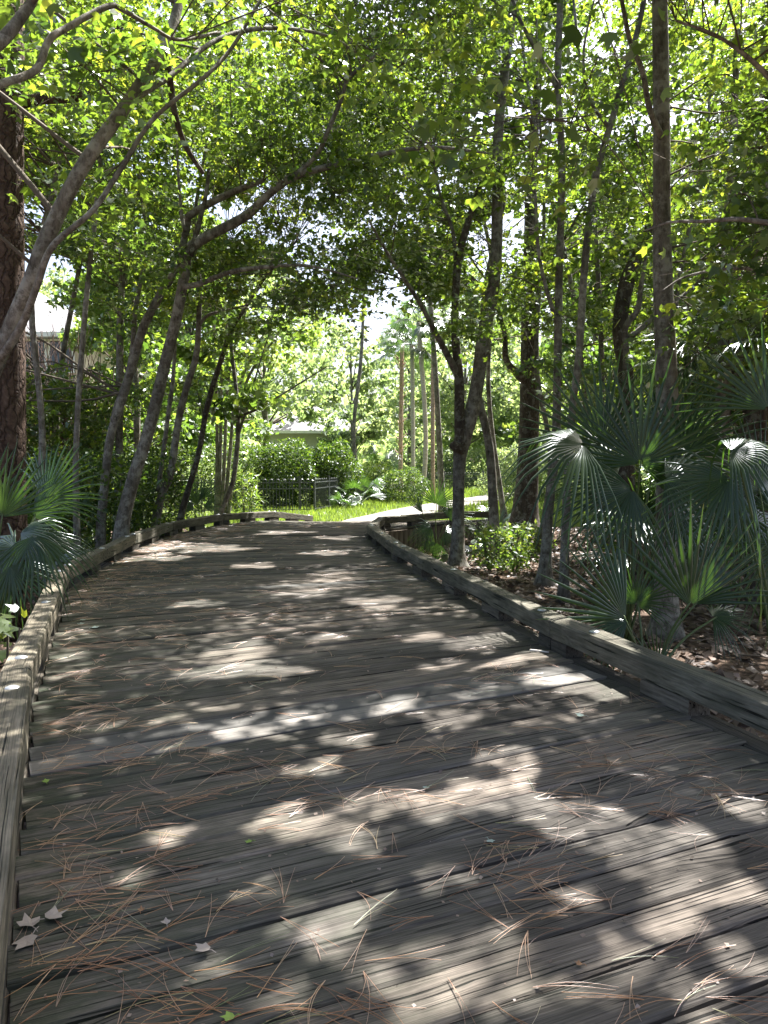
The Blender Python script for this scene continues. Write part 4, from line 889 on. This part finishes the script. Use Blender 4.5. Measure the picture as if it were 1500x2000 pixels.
shrub('leafy_shrub', 'dark undergrowth shrub at the far right behind the palmettos', 'shrub', (px(1420, 13.5), 13.5), (2.2, 1.0, 1.0), 8000, .1, M_HEDGE, solid=False)
shrub('leafy_shrub', 'shrubbery across the lawn behind the broad dark trunk', 'shrub', (px(1090, 36), 36), (3.4, 1.2, 1.2), 9000, .16, M_LEAF_FAR, solid=False)
shrub('clipped_hedge', 'long far hedge beyond the distant fence right of the path', 'hedge', (px(990, 56), 56), (7.5, 1.4, 1.5), 16000, .2, M_LEAF_FAR, solid=False)
shrub('maple_seedling', 'maple seedling with broad leaves poking over the left kerb', 'seedling', (-2.75, 5.45), (.28, .3, .42), 60, .13, M_LEAF, tm=(LEAF_V, LEAF_T), stems=3, solid=False, up=1.4)
# bare brown vines before the house
vr = empty('bare_vine_thicket', 'tangle of bare brown twigs in front of the left house', 'vines', (px(125, 20), 20, float(gz(px(125, 20), 20))))
mb = MB()
for i in range(150):
    a = random.gauss(0, .62); h = random.uniform(3.2, 5.6); w1 = random.gauss(0, .3)
    mb.tube(spline([(a * .7, random.uniform(-.4, .4), 0), (a, random.uniform(-.5, .5), h * .5), (a + w1, random.uniform(-.5, .5), h * .8), (a + w1 * 1.8, random.uniform(-.5, .5), h)], 7), np.linspace(.016, .005, 7), 4, False)
mb.build('twigs', noisy('vine_twig', [(0.3, (0.07, 0.045, 0.035)), (0.7, (0.16, 0.1, 0.08))], 5, bmp=0), vr, True)['kind'] = 'stuff'

# ------------------------------------------------------------------ fence
def hoop(w_, h):
    P = [(-w_ / 2, 0, 0.06), (-w_ / 2, 0, h - w_ / 2)] + [(-w_ / 2 * math.cos(a), 0, h - w_ / 2 + w_ / 2 * math.sin(a)) for a in np.linspace(.25, math.pi - .25, 6)] + [(w_ / 2, 0, h - w_ / 2), (w_ / 2, 0, 0.06)]
    V, Fc = tube(P, .013, 4, True); return mesh_py('picket', V, Fc, M_FENCE)
def fence(name, label, P, h=1.22, pitch=.115, base=None):
    P = np.array(P, float); root = empty(name, label, 'fence', (P[0][0], P[0][1], float(gz(*P[0])))); b0 = np.array(root.location)
    HP = hoop(pitch, h); pb = MB(); pb.box((0, 0, h * .52), (.06, .06, h * 1.06)); pb.box((0, 0, h * 1.06), (.075, .075, .03)); PO = mesh_py('post', pb.V, pb.F, M_FENCE)
    for i in range(len(P) - 1):
        a, b = P[i], P[i + 1]; d = b - a; L = np.linalg.norm(d); d /= L; ang = math.atan2(d[1], d[0]); npn = max(1, round(L / 1.83))
        for q in range(npn):
            s0, s1 = L * q / npn, L * (q + 1) / npn
            p = a + d * s0; z = float(gz(*p)) - b0[2]
            o = new_obj('post', PO, root); o.location = (p[0] - b0[0], p[1] - b0[1], z); o.rotation_euler = (0, 0, ang)
            for zz in (.14, h * .72, h * .90):
                rb = MB(); rb.box(((s0 + s1) / 2 - s0, 0, 0), (s1 - s0 - .062, .03, .035)); rl = rb.build('rail', M_FENCE, root); rl.location = (p[0] - b0[0], p[1] - b0[1], z + zz); rl.rotation_euler = (0, 0, ang)
            n = int((s1 - s0 - .1) / pitch)
            for k in range(0, n, 2):
                pp = a + d * (s0 + .05 + pitch * (k + .5)); o = new_obj('picket', HP, root); o.location = (pp[0] - b0[0], pp[1] - b0[1], z); o.rotation_euler = (0, 0, ang)
    o = new_obj('post', PO, root); o.location = (P[-1][0] - b0[0], P[-1][1] - b0[1], float(gz(*P[-1])) - b0[2])
fence('metal_fence', 'black metal fence with hooped pickets in front of the hedges on the left', [(px(330, 26.6), 26.6), (px(585, 27.4), 27.4), (px(614, 27.7), 27.7), (px(690, 33), 33), (px(752, 40), 40)])
fence('metal_fence', 'distant grey-black metal fence behind the palm trunks right of centre', [(px(835, 46), 46), (px(900, 48), 48), (px(985, 50), 50), (px(1060, 52), 52)])

# ------------------------------------------------------------------ houses
def boxpart(name, lo, hi, mt, parent, b0):
    m = MB(); lo, hi = np.array(lo, float), np.array(hi, float); m.box((lo + hi) / 2 - b0, hi - lo); return m.build(name, mt, parent)
def hip_roof(name, x0, x1, y0, y1, z0, h, mt, parent, b0, over=.6):
    x0 -= over; x1 += over; y0 -= over; y1 += over; w_ = min(x1 - x0, y1 - y0) / 2; cyy = (y0 + y1) / 2
    if x1 - x0 >= y1 - y0: R1, R2 = (x0 + w_, cyy, z0 + h), (x1 - w_, cyy, z0 + h)
    else: R1, R2 = ((x0 + x1) / 2, y0 + w_, z0 + h), ((x0 + x1) / 2, y1 - w_, z0 + h)
    V = [(x0, y0, z0), (x1, y0, z0), (x1, y1, z0), (x0, y1, z0), R1, R2, (x0, y0, z0 - .16), (x1, y0, z0 - .16), (x1, y1, z0 - .16), (x0, y1, z0 - .16)]
    if x1 - x0 >= y1 - y0: Fc = [(0, 1, 5, 4), (1, 2, 5), (2, 3, 4, 5), (3, 0, 4)]
    else: Fc = [(0, 1, 4), (1, 2, 5, 4), (2, 3, 5), (3, 0, 4, 5)]
    Fc += [(9, 8, 7, 6), (0, 6, 7, 1), (1, 7, 8, 2), (2, 8, 9, 3), (3, 9, 6, 0)]
    return new_obj(name, mesh_py(name, np.array(V) - b0, Fc, mt), parent)
def window(parent, x, y, z, w_, h, b0):
    o = boxpart('window', (x - w_ / 2 - .08, y - .09, z - .08), (x + w_ / 2 + .08, y - .03, z + h + .08), M_TRIM, parent, b0)
    for i in (0, 1):
        boxpart('pane', (x - w_ / 2 + i * w_ / 2 + .02, y - .1, z), (x + i * w_ / 2 - .02, y - .092, z + h), M_PANE, o, b0)
Yh = 33.0; zg = -.55
hs = empty('house', 'two-storey tan house with grey shingle roof behind the trees on the left', 'house', (px(60, Yh), Yh, zg)); b0 = np.array(hs.location)
zt = at(100, 655, Yh)[2]; xr = px(172, Yh)
boxpart('wall', (px(-330, Yh), Yh, zg), (xr, Yh + 7, zt), M_WALL, hs, b0)
hip_roof('roof', px(-330, Yh), xr, Yh, Yh + 7, zt, 2.6, M_ROOF, hs, b0, .8)
boxpart('eave_trim', (px(-330, Yh) - .8, Yh - .86, zt - .18), (xr + .8, Yh - .805, zt + .02), M_TRIM, hs, b0)
for u in (20, 75, 128): window(hs, px(u, Yh), Yh, at(0, 725, Yh)[2], .95, 1.25, b0)
zl = at(100, 838, 31)[2]
boxpart('porch_wall', (px(-330, 31), 31.2, zg), (px(330, 31), Yh - .05, zl), M_WALL, hs, b0)
hip_roof('porch_roof', px(-330, 31), px(330, 31), 31.2, 34.5, zl, .95, M_ROOF, hs, b0, .5)
boxpart('porch_trim', (px(-330, 31) - .5, 30.64, zl - .2), (px(330, 31) + .5, 30.695, zl + .03), M_TRIM, hs, b0)
for u in (90, 180, 270): window(hs, px(u, 31), 31.2, .3, 1.1, 1.3, b0)
Yh = 54.0
hs = empty('house', 'pale single-storey house with grey roof glimpsed beyond the hedge in the middle', 'house', (px(620, Yh), Yh, -.6)); b0 = np.array(hs.location); zt = at(620, 842, Yh)[2]
boxpart('wall', (px(520, Yh), Yh, -.6), (px(690, Yh), Yh + 8, zt), M_WALL_PALE, hs, b0)
hip_roof('roof', px(520, Yh), px(690, Yh), Yh, Yh + 8, zt, at(620, 792, Yh)[2] - zt + .3, M_ROOF, hs, b0, .7)
boxpart('eave_trim', (px(520, Yh) - .7, Yh - .76, zt - .18), (px(690, Yh) + .7, Yh - .705, zt + .02), M_TRIM, hs, b0)
for u in (600, 650): window(hs, px(u, Yh), Yh, .8, 1.3, 1.4, b0)

# ------------------------------------------------------------------ litter, grass, needles, fallen leaves
def off_deck(x, y):
    l = np.interp(y, LV[:, 1], LV[:, 0]) - .1; r_ = np.interp(y, RV[:, 1], RV[:, 0]) + .1
    return (x < l) | (x > r_) | (y > 20.5)
n = 42000; y = 1.5 + 19 * rng.random(n) ** 1.3; x = -9 + 18 * rng.random(n)
k = off_deck(x, y) & (np.abs(x) < .56 * y + 1.5); x, y = x[k], y[k]
P = np.column_stack([x, y, gz(x, y) + .012 + .02 * rng.random(len(x))])
lt = leaf_obj('leaf_litter', P, .075, M_LITTER, None, (FAR_V * [1, .7, 1], FAR_T), 1.0, .35, rng.random(len(P)) ** 1.3)
tag(lt, 'brown leaf litter covering the ground beside the boardwalk', 'leaf litter', kind='stuff')
mb = MB()
for i in range(260):
    a = random.uniform(2.5, 16); q = random.uniform(.3, 5); xx = float(np.interp(a, RV[:, 1], RV[:, 0])) + q if random.random() < .7 else float(np.interp(a, LV[:, 1], LV[:, 0])) - q
    th = random.uniform(0, 6.28); L = random.uniform(.2, .8); z = float(gz(xx, a)) + .025
    mb.tube(spline([(xx, a, z), (xx + math.cos(th) * L * .5, a + math.sin(th) * L * .5, z + random.uniform(0, .06)), (xx + math.cos(th + .3) * L, a + math.sin(th + .3) * L, z)], 5), np.linspace(.008, .003, 5), 4, False)
tag(mb.build('fallen_twigs', noisy('dry_twig', [(0.3, (0.1, 0.075, 0.06)), (0.7, (0.26, 0.21, 0.17))], 3, bmp=0), None, True), 'dry twigs scattered over the leaf litter', 'twigs', kind='stuff')
# grass
n = 60000; y = 21 + 30 * rng.random(n) ** 1.5; x = rng.uniform(-8, 14, n)
pd = path_dist(x, y); k = (pd > 1.02 + .12 * rng.random(len(pd))) & (pd < 6.5); x, y = x[k], y[k]; n = len(x)
h = (.09 + .12 * rng.random(n)) * (1 + .02 * (y - 21)); th = rng.uniform(0, 6.28, n); z = gz(x, y); wd = .006 + .0004 * y
A = np.column_stack([x - np.cos(th) * wd, y - np.sin(th) * wd, z]); B = np.column_stack([x + np.cos(th) * wd, y + np.sin(th) * wd, z]); lean = rng.normal(size=(n, 2)) * .06
T_ = np.column_stack([x + lean[:, 0], y + lean[:, 1], z + h])
V = np.stack([A, B, T_], 1).reshape(-1, 3); tag(new_obj('grass', mesh_np('grass', V, np.arange(3 * n).reshape(-1, 3), M_GRASS, False, {'rnd': np.repeat(rng.random(n), 3)})), 'bright sunlit grass along the concrete path', 'grass', kind='stuff')
# pine needles, in pairs and threes from a sheath
V = []; T = []; tint = []
def needle(p, th, L, bend, z0, lift, tn, wd):
    n0 = len(V); N = 6
    for i in range(N):
        s = i / (N - 1); a = th + bend * (s - .2)
        q = p + np.array([math.cos(th + bend * s * .5), math.sin(th + bend * s * .5)]) * L * s
        zz = z0 + lift * math.sin(math.pi * min(1, s * 1.05)) + .0015
        nr = np.array([-math.sin(a), math.cos(a)]) * wd * (1 - .55 * s)
        V.extend([(q[0] - nr[0], q[1] - nr[1], zz), (q[0], q[1], zz + wd * 1.1), (q[0] + nr[0], q[1] + nr[1], zz)]); tint.extend([tn] * 3)
    for i in range(N - 1):
        b_ = n0 + 3 * i
        for j in (0, 1): T.extend([(b_ + j, b_ + j + 1, b_ + j + 4), (b_ + j, b_ + j + 4, b_ + j + 3)])
clumps = [onz(u, v)[:2] for (u, v) in [(150, 1600), (300, 1580), (480, 1500), (560, 1520), (830, 1450), (850, 1470), (960, 1640), (970, 1660), (990, 1690), (1120, 1560), (1200, 1480), (1280, 1500), (1350, 1530), (1400, 1560), (120, 1750), (200, 1720), (260, 1850), (150, 1950), (300, 1950), (500, 1970), (650, 1960), (1030, 1740), (1080, 1790), (1340, 1980), (300, 1480), (420, 1460), (200, 1400), (120, 1420), (540, 1330), (350, 1330), (220, 1260), (300, 1220), (450, 1200), (550, 1200), (600, 1240), (750, 1200), (970, 1330), (700, 1560), (1330, 1590), (80, 1700), (70, 1820)]]
cnt = 0
while cnt < 1250:
    if random.random() < .34: c = random.choice(clumps) + rng.normal(size=2) * np.array([.14, .11]); p = c
    else:
        yy = .7 + 16 * random.random() ** 1.55; l = np.interp(yy, LV[:, 1], LV[:, 0]); r_ = np.interp(yy, RV[:, 1], RV[:, 0])
        f = random.random() ** 2.1; p = np.array([l + .05 + (r_ - l - .1) * f, yy])
    l = np.interp(p[1], LV[:, 1], LV[:, 0]) + .03; r_ = np.interp(p[1], RV[:, 1], RV[:, 0]) - .03
    if not l < p[0] < r_: continue
    th = random.gauss(.35, .75) + random.choice((0, math.pi)); L = random.uniform(.13, .25); tn = random.betavariate(2, 2.2) if random.random() < .93 else 1.0
    m = random.choice((2, 2, 3)); z0 = .004 + random.random() ** 2 * .006; zd = float(deck_z(p[1]))
    for q in range(m):
        e = p + np.array([math.cos(th), math.sin(th)]) * L
        if not l - .02 < e[0] < r_ + .02: continue
        needle(p, th + random.gauss(0, .09), L * random.uniform(.9, 1.05), random.gauss(0, .5), z0 + zd, random.uniform(0, .008), tn + random.uniform(-.06, .06), .0009 + .00006 * p[1])
    cnt += 1
for i in range(900):     # needles that dropped beside the deck and in the far drifts
    yy = random.uniform(7, 16); l = np.interp(yy, LV[:, 1], LV[:, 0]); p = np.array([l + .05 + abs(random.gauss(0, .5)), yy])
    needle(p, random.uniform(0, 6.28), random.uniform(.1, .22), random.gauss(0, .5), .004 + float(deck_z(yy)), .004, random.random() * .8, .0018)
pn = new_obj('pine_needles', mesh_np('pine_needles', np.array(V), np.array(T), M_NEEDLE, False, {'rnd': np.clip(tint, 0, 1)}))
tag(pn, 'rust-brown pine needles strewn in drifts over the deck', 'pine needles', kind='stuff')
# crumbs of bark and seed
n = 1300; yy = .8 + 13 * rng.random(n) ** 1.5; f = rng.random(n); l = np.interp(yy, LV[:, 1], LV[:, 0]); r_ = np.interp(yy, RV[:, 1], RV[:, 0])
P = np.column_stack([l + .06 + (r_ - l - .12) * f, yy, deck_z(yy) + .006])
tag(leaf_obj('bark_crumbs', P, .009, M_LITTER, None, (FAR_V, FAR_T), 1.0, .4, .4 + .6 * rng.random(n)), 'tiny pale crumbs of bark and seed scattered over the deck', 'debris', kind='stuff')
# fallen leaves, one by one
def star_leaf(size, curl, col, seed):
    r = np.random.default_rng(seed); tips = [(-125, .5), (-62, .78), (0, 1.0), (62, .78), (125, .5)]; out = [(0, -.12)]
    for i, (a, L) in enumerate(tips[::-1]):
        a2 = math.radians(90 + a)
        if i: am = math.radians(90 + a + 31); out.append((math.cos(am) * .42, math.sin(am) * .42 + .25))
        out.append((math.cos(a2) * L * .8, math.sin(a2) * L * .8 + .25))
    out = np.array(out) + r.normal(size=(len(out), 2)) * .03
    V = [(0, .25, .0)] + [(x_, y_, curl * ((x_ ** 2 + (y_ - .25) ** 2) + .15 * r.normal())) for x_, y_ in out]
    V = np.array(V) * size; V[:, 2] += .003 - min(0, V[:, 2].min()); n_ = len(out)
    Fc = [(0, i + 1, (i + 1) % n_ + 1) for i in range(n_)]
    m = MB(); m.add(V, Fc); m.tube([(0, -.12 * size, .004), (.02 * size, -.4 * size, .008), (.06 * size, -.7 * size, .004)], .0009 + size * .006, 4, True)
    return m
def flat_leaf_mat(name, col):
    m = noisy(name, [(0.3, tuple(c * .72 for c in col)), (0.7, col)], 30, .8, .3, .002); return m
ML = {'grey': flat_leaf_mat('dry_grey_leaf', (.3, .265, .235)), 'pale': flat_leaf_mat('leaf_underside', (.3, .37, .33)), 'green': flat_leaf_mat('fresh_fallen_leaf', (.2, .3, .06)), 'pink': flat_leaf_mat('pinkish_dead_leaf', (.45, .24, .17)), 'brown': flat_leaf_mat('brown_dead_leaf', (.25, .14, .075))}
FL = [(62, 1818, .064, 'grey', .6, 40, 'curled grey dead leaf by the left kerb, left of the three together'), (92, 1803, .06, 'grey', .5, -50, 'curled grey dead leaf by the left kerb, right of the three together'), (60, 1840, .064, 'grey', .3, 170, 'curled grey dead leaf by the left kerb, lowest of the three together'),
      (325, 1815, .026, 'grey', .9, 20, 'small curled tan leaf right of the three grey leaves'), (405, 1865, .042, 'grey', .2, 60, 'long dull grey leaf near the bottom left of the deck'),
      (490, 1648, .024, 'green', .2, 80, 'yellow-green leaf scrap in the sun left of middle'), (955, 1645, .03, 'pale', .25, 200, 'pale leaf among needles in the middle foreground'), (836, 1541, .03, 'pale', .3, 130, 'pale leaf above the needle drift in the middle'), (1138, 1401, .042, 'pale', .3, 60, 'pale leaf on the deck near the right kerb'),
      (158, 1222, .055, 'pale', .4, 20, 'silvery upturned leaf by the left kerb, left of the pair'), (182, 1228, .055, 'pale', .35, -40, 'silvery upturned leaf by the left kerb, right of the pair'), (165, 1212, .05, 'pale', .4, 160, 'silvery upturned leaf just above the pair by the left kerb'), (214, 1132, .055, 'pale', .4, 90, 'pale leaf farther up the deck near the left kerb bend'),
      (200, 1284, .045, 'pink', .3, 10, 'pinkish-tan dead leaf near the left kerb'), (293, 1341, .035, 'pink', .3, 70, 'small reddish leaf left of middle on the deck'), (216, 1100, .06, 'brown', .4, 0, 'orange-brown leaf beside the left kerb bend'), (90, 1532, .03, 'green', .5, 30, 'tiny green leaf by the left end of the pale planks'), (1135, 1890, .02, 'brown', .4, 60, 'small orange-brown chip at lower right of the deck'), (455, 1992, .03, 'green', .3, 100, 'yellow-green leaf at the bottom edge of the picture'), (275, 1785, .02, 'brown', .8, 10, 'small brown seed husk left of middle foreground')]
for i, (u, v, sz, cm, curl, ang, lb) in enumerate(FL):
    p = onz(u, v); m = star_leaf(sz, curl * .5, None, i); o = m.build('fallen_leaf', ML[cm]); o.location = (p[0], p[1], .004 + (.008 if cm == 'grey' else .002)); o.rotation_euler = (random.uniform(-.1, .1), random.uniform(-.1, .1), math.radians(ang)); tag(o, lb, 'leaf', 'fallen leaves on the deck')
m = MB(); p0, p1 = onz(1035, 1273), onz(1072, 1277); m.tube(spline([p0 + [0, 0, .012], (p0 + p1) / 2 + [0, 0, .014], p1 + [0, 0, .011]], 6), np.linspace(.008, .006, 6), 7, True, .1)
tag(m.build('broken_stick', simple('pale_stick', (.5, .47, .43), .8), None, True), 'short pale broken stick lying by the right kerb', 'stick')
